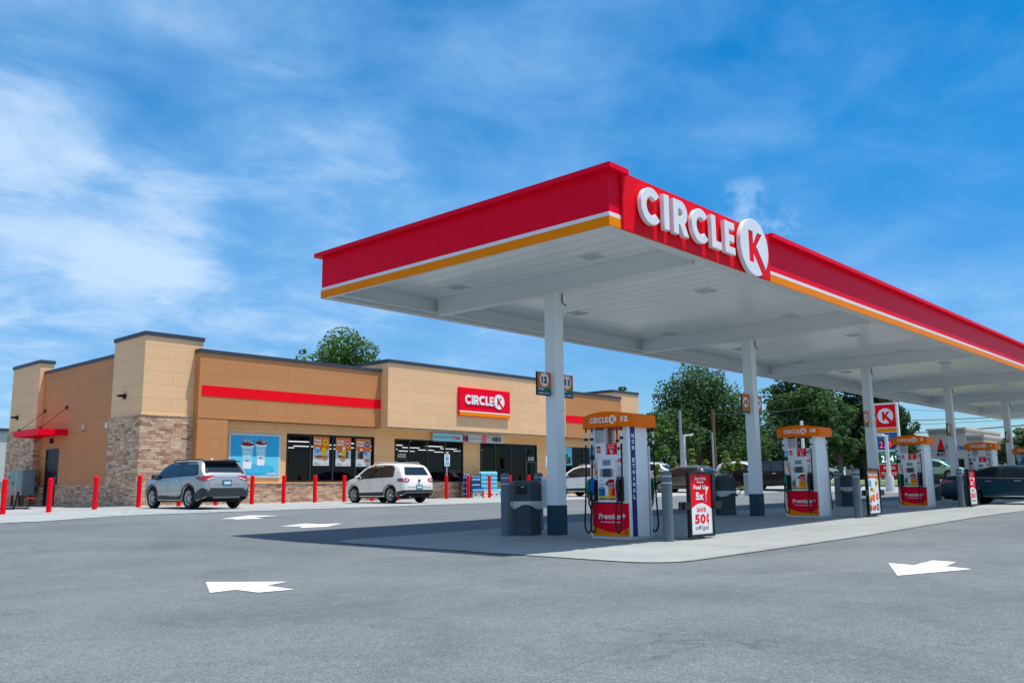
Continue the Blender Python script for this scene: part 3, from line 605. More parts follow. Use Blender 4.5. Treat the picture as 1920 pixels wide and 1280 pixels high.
# ------------------------------------------------------------------ fuel pumps
def pump(num, X, Y, label, ethanol=False):
    T = thing('fuel_pump', label, 'fuel pump', (X, Y, gz(X, Y)+.004), group='fuel pumps under the canopy')
    def B(m, name, p=None): return m.build(name, p or T, local=True)
    hx, hy = .33, .445
    m = MB(); m.box(-hx, hx, -hy, hy, .0, .055, 'pale_grey', bev=.006); B(m, 'plinth')
    m = MB(); m.box(-hx+.035, hx-.035, -hy+.16, hy-.06, .055, 1.49, 'white'); B(m, 'cabinet')
    # end towers
    m = MB(); ft = [(-hx, -hy+.17), (-hx, -hy+.03), (-hx+.03, -hy), (hx-.09, -hy), (hx, -hy+.09), (hx, -hy+.17)]
    m.prism(ft[::-1] if False else [ft[i] for i in (0, 1, 2, 3, 4, 5)], .055, 1.99, 'white'); tow = B(m, 'end_tower')
    Fy = fr((0, -hy, 0)); m = MB()
    if ethanol:
        m.quad(-hx+.035, -hx+.185, .06, 1.985, 'navy', Fy, .004)
        for k, ch in enumerate('NON ETHANOL'):
            if ch != ' ': text(m, ch, Fy, -hx+.11, 1.79-k*.108, .078, 'white', z=.008, bold=.055, width=.072)
        B(m, 'blue_strip', tow)
    q = math.sqrt(.5); Fc = fr((hx-.045, -hy+.045, 0), (q, q, 0), (q, -q, 0)); m = MB(); m.quad(-.06, .06, .06, 1.985, 'green', Fc, .004)
    if ethanol:
        for k, ch in enumerate('DIESEL'): text(m, ch, Fc, -.0, 1.55-k*.13, .085, 'white', z=.008, bold=.05)
    B(m, 'green_strip', tow)
    m = MB(); m.prism([(-hx, hy-.36), (hx, hy-.36), (hx, hy-.03), (hx-.03, hy), (-hx+.03, hy), (-hx, hy-.03)], .66, 1.49, 'white')
    m.box(-hx, -hx+.09, hy-.36, hy-.01, 1.49, 1.99, 'white'); m.box(hx-.09, hx, hy-.10, hy-.01, 1.49, 1.99, 'white'); m.box(-hx+.09, hx-.09, hy-.05, hy-.015, 1.49, 1.99, 'white')
    B(m, 'hose_tower')
    # valance: bowed faces on the two long sides
    m = MB(); n = 12; out = []
    for s_ in (1, -1):
        for i in range(n+1):
            y = s_*(-.56+1.12*i/n); out.append((-s_*(.37+.10*(1-(y/.56)**2)), y))
    vs = []; zt = [2.275-.07*abs(p[1]/.56)**2 for p in out]; zb = [1.985+.012*(1-abs(p[1]/.56)**2) for p in out]
    N_ = len(out); vs = [(p[0], p[1], b) for p, b in zip(out, zb)]+[(p[0], p[1], b) for p, b in zip(out, zt)]
    m.add(vs, [(i, N_+i, N_+(i+1) % N_, (i+1) % N_) for i in range(N_)], 'pump_orange', smooth=True)
    m.add(vs, [tuple(range(N_-1, -1, -1))], 'pump_orange')
    half = n+1
    m.add(vs, [(N_+i, N_+i+1, N_+2*half-2-i, N_+2*half-1-i) if False else (N_+i, N_+2*half-1-i, N_+2*half-2-i, N_+i+1) for i in range(n)], 'pump_orange')
    val = B(m, 'valance')
    def bow(mm, z0):   # wrap flat lettering (u,v,w) onto the bowed -X face
        i0 = len(mm.v)
        return i0
    for face in (0, 1):
        Rz = Matrix.Rotation(math.pi*face, 4, 'Z'); Fx = Rz @ fr((-hx, 0, 0), (0, -1, 0), (-1, 0, 0))
        # lettering on the valance
        m = MB(); F0 = fr((0, 0, 0), (0, -1, 0), (-1, 0, 0)); mm = MB(); w = logo(mm, F0, -.34, 2.075, .098, 'white', z=0, gap=.12, kr=.78)
        text(mm, str(num - face), F0, -.34+w+.15, 2.08, .095, 'white', z=0, bold=.06, width=.125 if num-face > 9 else None)
        vv = [Rz @ Vector((-(.37+.10*(1-(p[1]/.56)**2))-.006, p[1], p[2])) for p in mm.v]; m.v = [tuple(p) for p in vv]; m.f = mm.f; m.m = mm.m; m.sm = mm.sm; m.mats = mm.mats
        B(m, 'lettering', val)
        # lower door
        m = MB(); m.box(-.405, .405, .058, .635, -.03, .002, 'red', Fx)
        up = [(-.405, .058), (.405, .058), (.405, .235)]+[(.405-.81*i/14, .235-.115*math.sin(math.pi*(i/14)**.8)-.0*i) for i in range(1, 14)]+[(-.405, .245)]
        m.poly(up, 'orange', Fx, .004)
        text(m, 'Premium', Fx, -.02, .355, .10, 'white', z=.006, bold=.035, width=.50, slant=.2); text(m, '+', Fx, .285, .375, .08, 'white', z=.006, bold=.04)
        text(m, '2x cleaning detergents', Fx, .0, .285, .035, 'white', z=.006, bold=.03, width=.44, slant=.15)
        disc_logo(m, Fx, .335, .125, .045, 'red', .006); B(m, 'lower_door')
        m = MB()
        for u in (-.425, .425): m.box(u-.018, u+.018, .056, .66, -.028, .004, 'white', Fx)
        m.box(-.407, .407, .636, .655, -.03, -.002, 'trim_dark', Fx); B(m, 'door_frame')
        # upper front plate with decals
        m = MB(); m.box(-.44, .275, .656, 1.50, -.033, -.006, 'white', Fx)
        B(m, 'front_panel')
        m = MB(); pr = [(-.235, .655), (.165, .655), (.165, 1.38)]+[(.165-.40*i/8, 1.38+.085*math.sin(math.pi*i/8)) for i in range(1, 8)]+[(-.235, 1.38)]
        m.prism(pr, -.006, .045, 'reflect' if False else 'white', Fx); hd = B(m, 'card_reader_panel')
        m = MB(); m.box(-.105, .055, 1.315, 1.405, .0455, .056, 'display', Fx); m.box(-.125, .075, 1.30, 1.42, .0452, .049, 'pale_grey', Fx); B(m, 'price_display', hd)
        m = MB(); m.box(-.125, .075, 1.10, 1.25, .0455, .054, 'screen', Fx)
        for sd_ in (-.158, .108):
            for k in range(4): m.box(sd_-.011, sd_+.011, 1.115+k*.034, 1.133+k*.034, .0455, .058, 'trim_dark', Fx)
        B(m, 'screen', hd)
        m = MB(); m.box(.0, .13, .995, 1.06, .0455, .06, 'bright_red', Fx); m.box(.03, .10, 1.01, 1.045, .06, .064, 'trim_dark', Fx); m.box(.0, .13, .915, .985, .0455, .06, 'mid_grey', Fx); m.box(.10, .13, .92, .98, .06, .064, 'bright_red', Fx)
        m.box(-.05, -.012, .95, 1.02, .0455, .058, 'dark_grey', Fx); m.disc(-.155, 1.04, .013, 'trim_dark', Fx, .047)
        for k in range(3): m.box(-.2+k*.04, -.172+k*.04, .965, .985, .0455, .049, 'mid_grey', Fx)
        m.box(-.2, -.1, .92, .935, .0455, .049, 'dark_grey', Fx); B(m, 'keypad', hd)
        m = MB(); n5 = 5 if ethanol else 4
        cols = ['green', 'blue', 'white', 'orange', 'red'] if ethanol else ['green', 'white', 'orange', 'orange']
        for k, c in enumerate(cols): m.box(-.215+.36*k/n5, -.215+.36*(k+1)/n5-.001, .70, .905, .0455, .053, c, Fx)
        m.quad(-.215, .145, .70, .715, 'trim_dark', Fx, .0545)
        for k in range(n5): m.box(-.205+.36*k/n5, -.205+.36*(k+.85)/n5-.006, .722, .765, .0535, .066, 'yellow', Fx, bev=.004)
        B(m, 'grade_buttons', hd)
        # advertising plate across the opening
        m = MB(); m.box(-.06, .375, 1.505, 1.705, -.06, -.025, 'white', Fx); m.quad(-.06, .15, 1.505, 1.705, 'bright_red', Fx, -.022); m.poly([(.15, 1.505), (.16, 1.505), (.135, 1.60), (.165, 1.705), (.15, 1.705)], 'bright_red', Fx, -.0215)
        text(m, 'Inner Circle', Fx, .04, 1.667, .022, 'white', z=-.018, bold=.03); text(m, 'Fuel Up', Fx, .04, 1.61, .035, 'white', z=-.018, bold=.04); text(m, '5x', Fx, .04, 1.545, .05, 'white', z=-.018, bold=.05); text(m, 'earn', Fx, .05, 1.515, .02, 'white', z=-.018)
        text(m, 'SAVE', Fx, .27, 1.66, .022, 'bright_red', z=-.018); text(m, '50', Fx, .262, 1.58, .065, 'bright_red', z=-.018, bold=.045, width=.10); cent(m, Fx, .335, 1.585, .05, 'bright_red', -.018); text(m, 'off/gal', Fx, .285, 1.535, .025, 'bright_red', z=-.018)
        m.box(.175, .205, 1.58, 1.63, -.022, -.017, 'trim_dark', Fx); B(m, 'advert_plate')
        # decals on the left tower and beside the reader
        m = MB(); m.quad(-.295, -.095, 1.715, 1.985, 'pale_grey', Fx, .003); m.quad(-.295, -.095, 1.955, 1.985, 'maroon', Fx, .005)
        rnd = random.Random(num*7+face)
        for c in range(3):
            for r_ in range(11): m.quad(-.287+c*.065, -.287+c*.065+rnd.uniform(.03, .055), 1.735+r_*.019, 1.745+r_*.019, 'mid_grey', Fx, .005)
        m.box(-.42, -.29, 1.40, 1.66, -.005, .03, 'white', Fx); m.quad(-.41, -.30, 1.41, 1.65, 'poster_blue', Fx, .033); m.quad(-.41, -.30, 1.41, 1.50, 'dark_grey', Fx, .035); m.quad(-.37, -.33, 1.52, 1.60, 'white', Fx, .035)
        m.quad(-.275, -.19, 1.54, 1.66, 'bright_red', Fx, .003); text(m, 'S', Fx, -.23, 1.565, .06, 'white', z=.006, bold=.03)
        m.disc(-.325, 1.305, .055, 'bright_red', Fx, .003); m.disc(-.325, 1.305, .040, 'white', Fx, .005); m.quad(-.345, -.305, 1.29, 1.32, 'dark_grey', Fx, .007); m.disc(-.262, 1.305, .05, 'bright_red', Fx, .004); m.disc(-.262, 1.305, .036, 'white', Fx, .006)
        m.quad(-.335, -.265, 1.135, 1.235, 'orange', Fx, .003); m.quad(-.30, -.255, 1.08, 1.12, 'teal', Fx, .003)
        m.quad(.185, .265, 1.36, 1.42, 'bright_red', Fx, .003); text(m, '5x', Fx, .225, 1.375, .03, 'white', z=.006, bold=.03)
        for k in range(7): m.quad(.19, .19+rnd.uniform(.04, .07), 1.10+k*.03, 1.112+k*.03, 'mid_grey', Fx, .003)
        B(m, 'decals')
        # nozzles in their holsters with hoses
        sets = [(-.405, 'green', -.47, -.40), (-.315, 'blue' if ethanol else 'trim_dark', -.33, -.31), (.25, 'trim_dark', .335, .25)] if ethanol else [(-.36, 'green', -.40, -.36), (.25, 'trim_dark', .335, .25)]
        m = MB(); m.box(-.45, -.26, .67, 1.05, -.004, .05, 'trim_dark', Fx, bev=.012); m.box(.19, .31, .67, 1.10, -.004, .05, 'trim_dark', Fx, bev=.012); B(m, 'holster')
        for (u, c, hu, nu) in sets:
            m = MB(); m.tube([(u, 1.06, .07), (u, .99, .11), (u, .88, .115), (u, .78, .085)], [.028, .040, .038, .026], c, 10, Fx); m.tube([(u, 1.07, .05), (u, 1.03, .08)], .022, 'alloy', 8, Fx); m.box(u-.012, u+.012, .72, .86, .115, .15, 'trim_dark', Fx, bev=.006); m.tube([(u, .80, .09), (u, .70, .10)], .02, 'alloy' if c != 'trim_dark' else 'trim_dark', 8, Fx); nz = B(m, 'nozzle')
            m = MB(); P = []; lo = .115 if u < 0 else .125
            top = [(hu, 1.99, .06), (hu, 1.90, .07), (hu, 1.2, .085), (hu+.0, .75, .11)]
            cx = (hu+u)/2; r_ = max(.06, abs(u-hu)/2+.02)
            P = [Vector(p) for p in top]; side = 1 if u > hu else -1
            a_, b_ = Vector((hu, .30, .15)), Vector((u+.02*side, .30, .17))
            if abs(u-hu) < .07: b_ = Vector((u+.10*side, .30, .17))
            loop = [a_]+[Vector(((a_.x+b_.x)/2-(b_.x-a_.x)/2*math.cos(math.pi*i/8), .30-(.30-lo)*math.sin(math.pi*i/8), .16)) for i in range(1, 8)]+[b_]
            P += loop+[Vector((b_.x, .50, .16)), Vector((u+.03*side*(.5), .64, .125)), Vector((u, .72, .10))]
            m.tube([tuple(p) for p in P], .0155, 'rubber', 8, Fx); h = B(m, 'hose')
            m = MB(); m.tube([(hu, 1.92, .068), (hu, 1.80, .072)], .02, 'reflect', 8, Fx); m.tube([(hu, 1.81, .072), (hu, 1.765, .073)], .033, 'trim_dark', 10, Fx); m.tube([(hu, 1.77, .073), (hu, 1.69, .075)], .02, 'reflect', 8, Fx); B(m, 'breakaway', h)
    return T
pump(12, 13.36, 9.585, 'nearest fuel pump numbered 12 with blue NON ETHANOL strip', True)
pump(10, 21.58, 9.73, 'second fuel pump numbered 10, between second column and a meal sign')
pump(8, 29.84, 9.81, 'third fuel pump numbered 8, left of the dark blue sedan')
pump(6, 38.5, 10.03, 'fourth fuel pump numbered 6, half hidden behind the dark blue sedan')
pump(4, 47.2, 10.35, 'farthest fuel pump, cut off by the right picture edge')

# ------------------------------------------------------------------ bollards, bins and bollard signs on the islands
def make_grey_bollard(loc, label):
    T = thing('steel_bollard', label, 'bollard', loc, group='grey bollards guarding the pump islands')
    m = MB(); m.lathe([(.092, -.05), (.092, 1.145)], 'slate_light', 24, caps=False); m.build('post', T, local=True)
    m = MB(); m.lathe([(.0925, 1.10), (.0935, 1.15), (.086, 1.18), (.06, 1.197), (.001, 1.203)], 'slate_light', 24, caps=False); m.build('cap', T, local=True)
    for z in (.985, 1.10):
        m = MB(); m.lathe([(.0935, z), (.0935, z+.016)], 'reflect', 24, caps=False); m.build('reflective_band', T, local=True)
    m = MB(); m.lathe([(.0932, .66), (.0932, .666)], 'mid_grey', 24, caps=False); m.build('seam', T, local=True)
    return T
B0 = None
ISL = [(13.68, 8.42), (22.2, 8.5), (30.5, 8.52), (39.2, 8.6)]
names = ['pump 12', 'pump 10', 'pump 8', 'pump 6']
for i, (x, y) in enumerate(ISL):
    for dx, dy, w in ((-.6, 0, 'left'), (.62, .12, 'right')):
        loc = (x+dx, y+dy, gz(x+dx, y+dy)); lb = f'grey bollard on the {w} of the framed sign by {names[i]}'
        if B0 is None: B0 = make_grey_bollard(loc, lb)
        else: copy_thing(B0, loc, 0, lb)
    for dx, dy, w in ((-.95, 3.45, 'nearer'), (.6, 3.95, 'farther')):
        if i == 0 and dx < 0: dx, dy = -1.02, 3.4
        if i > 0: dx += .1; dy += .35
        loc = (x+dx, y+dy, gz(x+dx, y+dy)); lb = f'{w} grey bollard beside the litter bin at the column of {names[i]}'
        copy_thing(B0, loc, 0, lb)
def litter_bin(loc, label, rz=0):
    T = thing('litter_bin', label, 'litter bin', loc, rz, group='dark litter bins on the pump islands')
    def ring(r, n=6, sq=.94): return [(r*math.cos(2*math.pi*k/n), r*sq*math.sin(2*math.pi*k/n)) for k in range(n)]
    m = MB(); a = ring(.305); b = ring(.325); c = ring(.34)
    def loft(rings, mat):
        vs = [(x, y, z) for (pts, z) in rings for (x, y) in pts]; n = len(rings[0][0]); fs = [(i*n+k, i*n+(k+1) % n, (i+1)*n+(k+1) % n, (i+1)*n+k) for i in range(len(rings)-1) for k in range(n)]
        m.add(vs, fs, mat); m.add([(x, y, rings[-1][1]) for x, y in rings[-1][0]], [tuple(range(n))], mat)
    loft([(ring(.325), .0), (ring(.33), .03), (ring(.322), .13), (ring(.305), .15), (ring(.328), .60), (ring(.335), .66)], 'slate'); m.build('bin_body', T, local=True)
    m = MB(); loft([(ring(.345), .655), (ring(.345), .70), (ring(.330), .715), (ring(.322), .99), (ring(.295), 1.03), (ring(.20), 1.055)], 'slate'); lid = m.build('bin_lid', T, local=True)
    for k in (3, 2):
        a = 2*math.pi*(k+.5)/6; F = fr((.322*.866*math.cos(a)*.985, .322*.866*.94*math.sin(a)*1.01, 0), (-math.sin(a), math.cos(a), 0), (math.cos(a), math.sin(a), 0))
        m = MB()
        if k == 3: m.quad(-.11, .10, .79, .95, 'black', F, .016); m.box(-.02, .05, .92, .932, .016, .02, 'reflect', F)
        else: m.quad(.02, .08, .90, .94, 'black', F, .016)
        m.build('bin_opening', lid, local=True)
    m = MB(); n = 36; vs = []
    rnd = random.Random(3)
    for k in range(n):
        a = 2*math.pi*k/n; rr = .352*(math.cos(math.pi/6)/math.cos(((a) % (math.pi/3))-math.pi/6)); ph = abs(math.sin(a*1.5+.4))
        for z, e in ((.655, 0), (.60, .012), (.60-.10*ph**1.5-.01*rnd.random(), .006)): vs.append(((rr+e)*math.cos(a), (rr+e)*.94*math.sin(a), z))
    m.add(vs, [(3*k+j, 3*((k+1) % n)+j, 3*((k+1) % n)+j+1, 3*k+j+1) for k in range(n) for j in (0, 1)], 'bag', smooth=True); m.build('bin_liner', T, local=True)
    m = MB(); m.tube([(-.31, .06, .50), (-.48, .12, .70)], .014, 'trim_dark', 8); m.build('bracket', T, local=True)
    return T
LB = litter_bin((13.12, 11.72, gz(13.1, 11.7)), 'dark litter bin with pale liner beside the first canopy column', rad(0))
for i, (x, w) in enumerate(((21.75, 'second'), (30.2, 'third'), (38.9, 'fourth'))):
    copy_thing(LB, (x, 12.15, gz(x, 12.15)), rad(150), f'dark litter bin with pale liner beside the {w} canopy column')
def bollard_sign(x, y, kind, label):
    z0 = gz(x, y)+.05; w, h = .82, 1.13
    T = thing('framed_sign', label, 'sign', (x, y, z0), group='framed advert signs between bollards')
    F = fr((x-w/2, y-.13, z0)); m = MB()
    m.box(0, w, 0, h, -.05, -.012, 'trim_dark', F); B = m.build('sign_board', T)
    m = MB()
    for q in ((0, .045, 0, h), (w-.045, w, 0, h), (.045, w-.045, 0, .045), (.045, w-.045, h-.045, h)): m.box(*q, -.0115, .02, 'trim_dark', F)
    m.build('frame', T)
    for sx in (-.60, .62):
        m = MB(); m.box(min(x+sx, x+math.copysign(w/2, sx)), max(x+sx, x+math.copysign(w/2, sx)), y-.16, y-.10, z0+.48, z0+.60, 'trim_dark'); m.box(x+sx-.10, x+sx+.10, y-.125, y-.095, z0+.47, z0+.61, 'trim_dark'); m.build('bracket', T)
    a, b, c, d = .045, w-.045, .045, h-.045; m = MB()
    if kind == 'fuel':
        m.quad(a, b, c, d, 'bright_red', F, -.009)
        m.poly([(a, c), (b, c), (b, .47)]+[(b-(b-a)*i/12, .47+.11*math.sin(math.pi*i/12)) for i in range(1, 12)]+[(a, .47)], 'white', F, -.006)
        for t_, yy, hh, ww, mt, bo in (('Inner Circle', .985, .055, .36, 'white', .04), ('Member', .93, .04, .24, 'white', .04), ('Fuel Up', .80, .095, .48, 'white', .045), ('5x', .635, .135, .27, 'white', .05), ('SAVE', .43, .075, .30, 'bright_red', .03), ('50', .225, .165, .36, 'bright_red', .045), ('off/gal', .10, .095, .44, 'maroon', .0)):
            text(m, t_, F, w/2-.04*(t_ == '5x')-.05*(t_ == '50'), yy, hh, mt, width=ww, bold=bo, z=-.003)
        cent(m, F, w/2+.215, .245, .14, 'bright_red', -.003)
        m.tube([(w/2+.16, .60, -.003), (w/2+.16, .70, -.003), (w/2+.19, .78, -.003), (w/2+.25, .86, -.003)], .009, 'white', 6, F); m.quad(w/2+.14, w/2+.20, .60, .74, 'maroon', F, -.002)
    else:
        m.quad(a, b, c, d, 'white', F, -.009)
        m.poly([(a, d), (a, .86)]+[(a+(b-a)*i/12, .86+.05*math.sin(math.pi*i/12)) for i in range(1, 12)]+[(b, .86), (b, d)], 'sign_orange', F, -.006)
        text(m, 'Meal Deal!', F, w/2, .955, .085, 'white', width=.62, bold=.04, z=-.003)
        for (cx, cy, col, s_) in ((.62, .77, 'yellow', '$3'), (.63, .45, 'bright_red', '$4'), (.63, .19, 'navy', '$5')):
            m.disc(cx, cy, .085, col, F, -.005); text(m, s_, F, cx, cy-.04, .08, 'white' if col != 'yellow' else 'trim_dark', z=-.002, bold=.03)
        m.quad(.14, .30, .70, .84, 'poster_blue', F, -.005); m.disc(.30, .62, .10, 'burger', F, -.006, ry=.05); m.disc(.42, .60, .09, 'yellow', F, -.005, ry=.04)
        m.disc(.30, .42, .15, 'orange', F, -.005, ry=.06); m.disc(.20, .36, .07, 'burger', F, -.004); m.quad(.34, .46, .34, .50, 'sign_orange', F, -.004)
        m.quad(.13, .21, .10, .26, 'maroon', F, -.005); m.disc(.36, .17, .12, 'sign_orange', F, -.005, ry=.06); m.quad(.44, .50, .12, .24, 'bright_red', F, -.004)
    m.build('poster', T)
bollard_sign(13.95, 8.40, 'fuel', 'large red Fuel Up 5x sign in black frame right of pump 12')
bollard_sign(22.35, 8.5, 'meal', 'orange and white Meal Deal sign in black frame right of pump 10')
bollard_sign(30.72, 8.52, 'fuel', 'narrow looking red Fuel Up sign in front of the dark blue sedan')
# ------------------------------------------------------------------ the store
FZ = .40
def store():
    T = thing('store_building', 'single storey tan and cream convenience store with stone base and red stripe', 'store', (34, 35.4, FZ))
    B = lambda m, n, p=None: m.build(n, p or T)
    def holes(m, x0, x1, y0, y1, z0, z1, H, mat):
        xs = sorted({x0, x1}|{q for h in H for q in h[:2] if x0 < q < x1})
        for a, b in zip(xs, xs[1:]):
            hh = sorted([(h[2], h[3]) for h in H if h[0] <= a+1e-6 and h[1] >= b-1e-6]); z = z0
            for (p, q) in hh:
                if p > z: m.box(a, b, y0, y1, z, p, mat)
                z = q
            if z < z1: m.box(a, b, y0, y1, z, z1, mat)
    # corner pillars
    for (x0, x1, y0, y1) in ((16.2, 18.75, 35.42, 38.35), (16.2, 16.85, 46.95, 50.7), (49.1, 52.2, 35.7, 38.4)):
        m = MB(); m.box(x0, x1, y0, y1, 4.09, 7.37, 'siding_cream'); p = B(m, 'corner_pillar')
        m = MB(); m.box(x0-.05, x1+.05, y0-.05, y1+.05, -.3, 4.06, 'ledgestone'); B(m, 'stone_base', p)
        m = MB(); m.box(x0-.07, x1+.07, y0-.07, y1+.07, 4.06, 4.10, 'tan_light'); B(m, 'stone_cap', p)
        m = MB(); m.box(x0-.05, x1+.05, y0-.05, y1+.05, 7.37, 7.54, 'coping'); B(m, 'coping', p)
    # side and rear walls
    m = MB()
    m.box(16.45, 16.7, 38.35, 44.42, 1.30, 6.82, 'siding_tan'); m.box(16.45, 16.7, 46.10, 46.95, 1.30, 6.82, 'siding_tan'); m.box(16.45, 16.7, 44.42, 46.10, 3.06, 6.82, 'siding_tan')
    m.box(16.7, 52.0, 50.2, 50.45, -.3, 6.82, 'siding_tan'); m.box(51.75, 52.0, 38.4, 50.2, -.3, 6.82, 'siding_tan'); B(m, 'side_wall')
    m = MB(); m.box(16.38, 16.7, 38.35, 44.42, -.3, 1.27, 'ledgestone'); m.box(16.38, 16.7, 46.10, 46.95, -.3, 1.27, 'ledgestone'); m.box(16.36, 16.7, 38.35, 44.42, 1.27, 1.30, 'tan_light'); B(m, 'side_stone_base')
    m = MB(); m.box(16.40, 16.75, 38.35, 46.95, 6.82, 6.97, 'coping'); m.box(16.75, 52.05, 50.15, 50.5, 6.82, 6.97, 'coping'); m.box(51.7, 52.05, 38.4, 50.15, 6.82, 6.97, 'coping'); B(m, 'side_coping')
    m = MB(); m.box(16.7, 51.75, 35.75, 50.2, 6.1, 6.2, 'mid_grey'); B(m, 'roof_deck')
    # left wing
    for (x0, x1, leg, nm) in ((18.43, 28.285, (18.43, 19.84), 'left'), (42.415, 49.1, (48.0, 49.1), 'right')):
        m = MB(); m.box(x0, x1, 35.0, 35.75, 4.03, 6.83, 'siding_tan'); m.box(leg[0], leg[1], 35.0, 35.75, 1.30, 4.03, 'siding_tan'); w = B(m, 'wing_wall')
        m = MB(); m.box(x0-.05 if nm == 'left' else x0, x1 if nm == 'left' else x1+.0, 34.95, 35.8, 6.83, 6.99, 'coping'); B(m, 'coping', w)
        m = MB(); m.box(x0+.12 if nm == 'left' else x0, x1, 34.985, 35.0, 4.97, 5.43, 'bright_red'); B(m, 'red_stripe', w)
        m = MB(); m.box(leg[0]-.05, leg[1]+.05, 34.94, 35.75, -.2, 1.27, 'ledgestone'); m.box(leg[0]-.07, leg[1]+.07, 34.92, 35.75, 1.27, 1.30, 'tan_light'); B(m, 'stone_base', w)
        m = MB(); m.box(x0+.03, x1, 34.992, 35.4, 4.015, 4.03, 'trim_dark'); B(m, 'soffit_trim', w)
    # centre block
    m = MB(); m.box(28.285, 42.415, 34.45, 36.9, 4.02, 7.29, 'siding_cream'); c = B(m, 'centre_block')
    m = MB(); m.box(28.235, 42.465, 34.40, 36.95, 7.29, 7.46, 'coping'); B(m, 'coping', c)
    m = MB(); m.box(28.30, 42.40, 34.47, 35.4, 3.995, 4.02, 'cream'); m.box(28.285, 42.415, 34.442, 34.47, 3.995, 4.035, 'trim_dark'); B(m, 'soffit', c)
    # recessed ground-floor front
    W = [(23.09, 28.20, 1.34, 3.56, [24.38, 25.68, 27.02]), (29.55, 34.47, 1.30, 3.52, [30.53, 31.8, 33.09]), (35.83, 40.73, 1.30, 3.50, [37.06, 38.38, 39.65]), (43.0, 47.9, 1.3, 3.46, [44.15, 45.3, 46.5])]
    D = [(29.55, 30.53), (39.65, 40.73)]
    H = [(a, b, z0, z1) for a, b, z0, z1, _ in W]+[(a, b, FZ, 1.30) for a, b in D]
    m = MB(); holes(m, 19.84, 28.285, 35.4, 35.6, 1.30, 4.03, H, 'siding_low'); holes(m, 28.285, 42.415, 35.4, 35.6, 1.30, 3.995, H, 'siding_low'); holes(m, 42.415, 48.0, 35.4, 35.6, 1.30, 4.03, H, 'siding_low'); B(m, 'front_wall')
    m = MB()
    for a, b in ((19.89, 29.55), (30.53, 39.65), (40.73, 48.0)): m.box(a, b, 35.33, 35.6, -.1, 1.26, 'ledgestone'); m.box(a, b, 35.30, 35.6, 1.26, 1.298, 'tan_light')
    B(m, 'front_stone_base')
    for a, b, z0, z1, mu in W:
        m = MB(); m.box(a, b, 35.37, 35.46, z1-.07, z1, 'trim_dark'); m.box(a, b, 35.37, 35.46, z0, z0+.07, 'trim_dark'); m.box(a, a+.07, 35.37, 35.46, z0+.07, z1-.07, 'trim_dark'); m.box(b-.07, b, 35.37, 35.46, z0+.07, z1-.07, 'trim_dark')
        for x in mu: m.box(x-.03, x+.03, 35.37, 35.46, z0+.07, z1-.07, 'gunmetal')
        f = B(m, 'window')
        ed = [a]+mu+[b]
        for p, q in zip(ed, ed[1:]):
            g = MB(); g.box(p+.031, q-.031, 35.41, 35.418, z0+.071, z1-.071, 'store_glass'); B(g, 'pane', f)
    for k, (a, b) in enumerate(D):
        m = MB(); m.box(a+.07, b-.07, 35.375, 35.43, 2.42, 2.50, 'gunmetal'); m.box(a+.07, a+.17, 35.375, 35.43, FZ+.02, 2.42, 'gunmetal'); m.box(b-.17, b-.07, 35.375, 35.43, FZ+.02, 2.42, 'gunmetal'); m.box(a+.17, b-.17, 35.375, 35.43, FZ+.02, FZ+.25, 'gunmetal'); d = B(m, 'door')
        m = MB(); m.box(a+.17, b-.17, 35.40, 35.408, FZ+.25, 2.42, 'store_glass'); B(m, 'pane', d)
        m = MB(); m.tube([(a+.20, 35.37, 1.25), (a+.20, 35.31, 1.25), (a+.20, 35.31, 1.6), (a+.20, 35.37, 1.6)], .014, 'steel_pole'); B(m, 'handle', d)
        m = MB(); text(m, '6305', fr((0, 35.40, 0)), (a+b)/2, 2.55, .24, 'cream', bold=.03, width=.56); B(m, 'street_number', d)
    # interior seen through the glass
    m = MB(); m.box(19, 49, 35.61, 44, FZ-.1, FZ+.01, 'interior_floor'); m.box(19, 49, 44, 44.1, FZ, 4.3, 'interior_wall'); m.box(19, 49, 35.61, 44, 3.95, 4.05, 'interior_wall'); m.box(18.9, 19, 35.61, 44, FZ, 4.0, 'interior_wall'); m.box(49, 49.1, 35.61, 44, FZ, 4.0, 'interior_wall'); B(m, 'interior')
    for y in (37.2, 39.2, 41.2, 43.0):
        for x in range(21, 48, 3):
            m = MB(); m.box(x+.3*(y % 2), x+1.25+.3*(y % 2), y, y+.10, 3.30, 3.34, 'tube_light'); m.box(x+.1+.3*(y % 2), x+.12+.3*(y % 2), y+.04, y+.06, 3.34, 3.95, 'mid_grey'); B(m, 'strip_light')
    rnd = random.Random(5)
    for x in (24.3, 26.2, 31.4, 33.2, 36.6, 38.6, 44.6, 46.4):
        m = MB(); m.box(x-.5, x+.5, 38.5, 39.2, FZ, FZ+1.35, 'dark_grey')
        for k in range(5):
            for i in range(7): m.box(x-.46+i*.13, x-.46+i*.13+.10, 38.38, 38.49, FZ+.12+k*.25, FZ+.12+k*.25+rnd.uniform(.10, .2), rnd.choice(['maroon', 'dark_grey', 'brown', 'navy', 'mid_grey', 'green', 'yellow', 'bright_red']))
        B(m, 'store_shelf')
    # side door, awning and fittings on the shaded wall
    m = MB(); m.box(16.47, 16.56, 44.42, 44.5, FZ-.15, 3.06, 'trim_dark'); m.box(16.47, 16.56, 46.02, 46.10, FZ-.15, 3.06, 'trim_dark'); m.box(16.47, 16.56, 44.5, 46.02, 2.98, 3.06, 'trim_dark'); m.box(16.47, 16.56, 44.5, 46.02, 2.42, 2.5, 'trim_dark'); m.box(16.50, 16.55, 44.5, 46.02, FZ-.15, 2.42, 'black'); m.box(16.50, 16.55, 44.5, 46.02, 2.5, 2.98, 'black'); d = B(m, 'door')
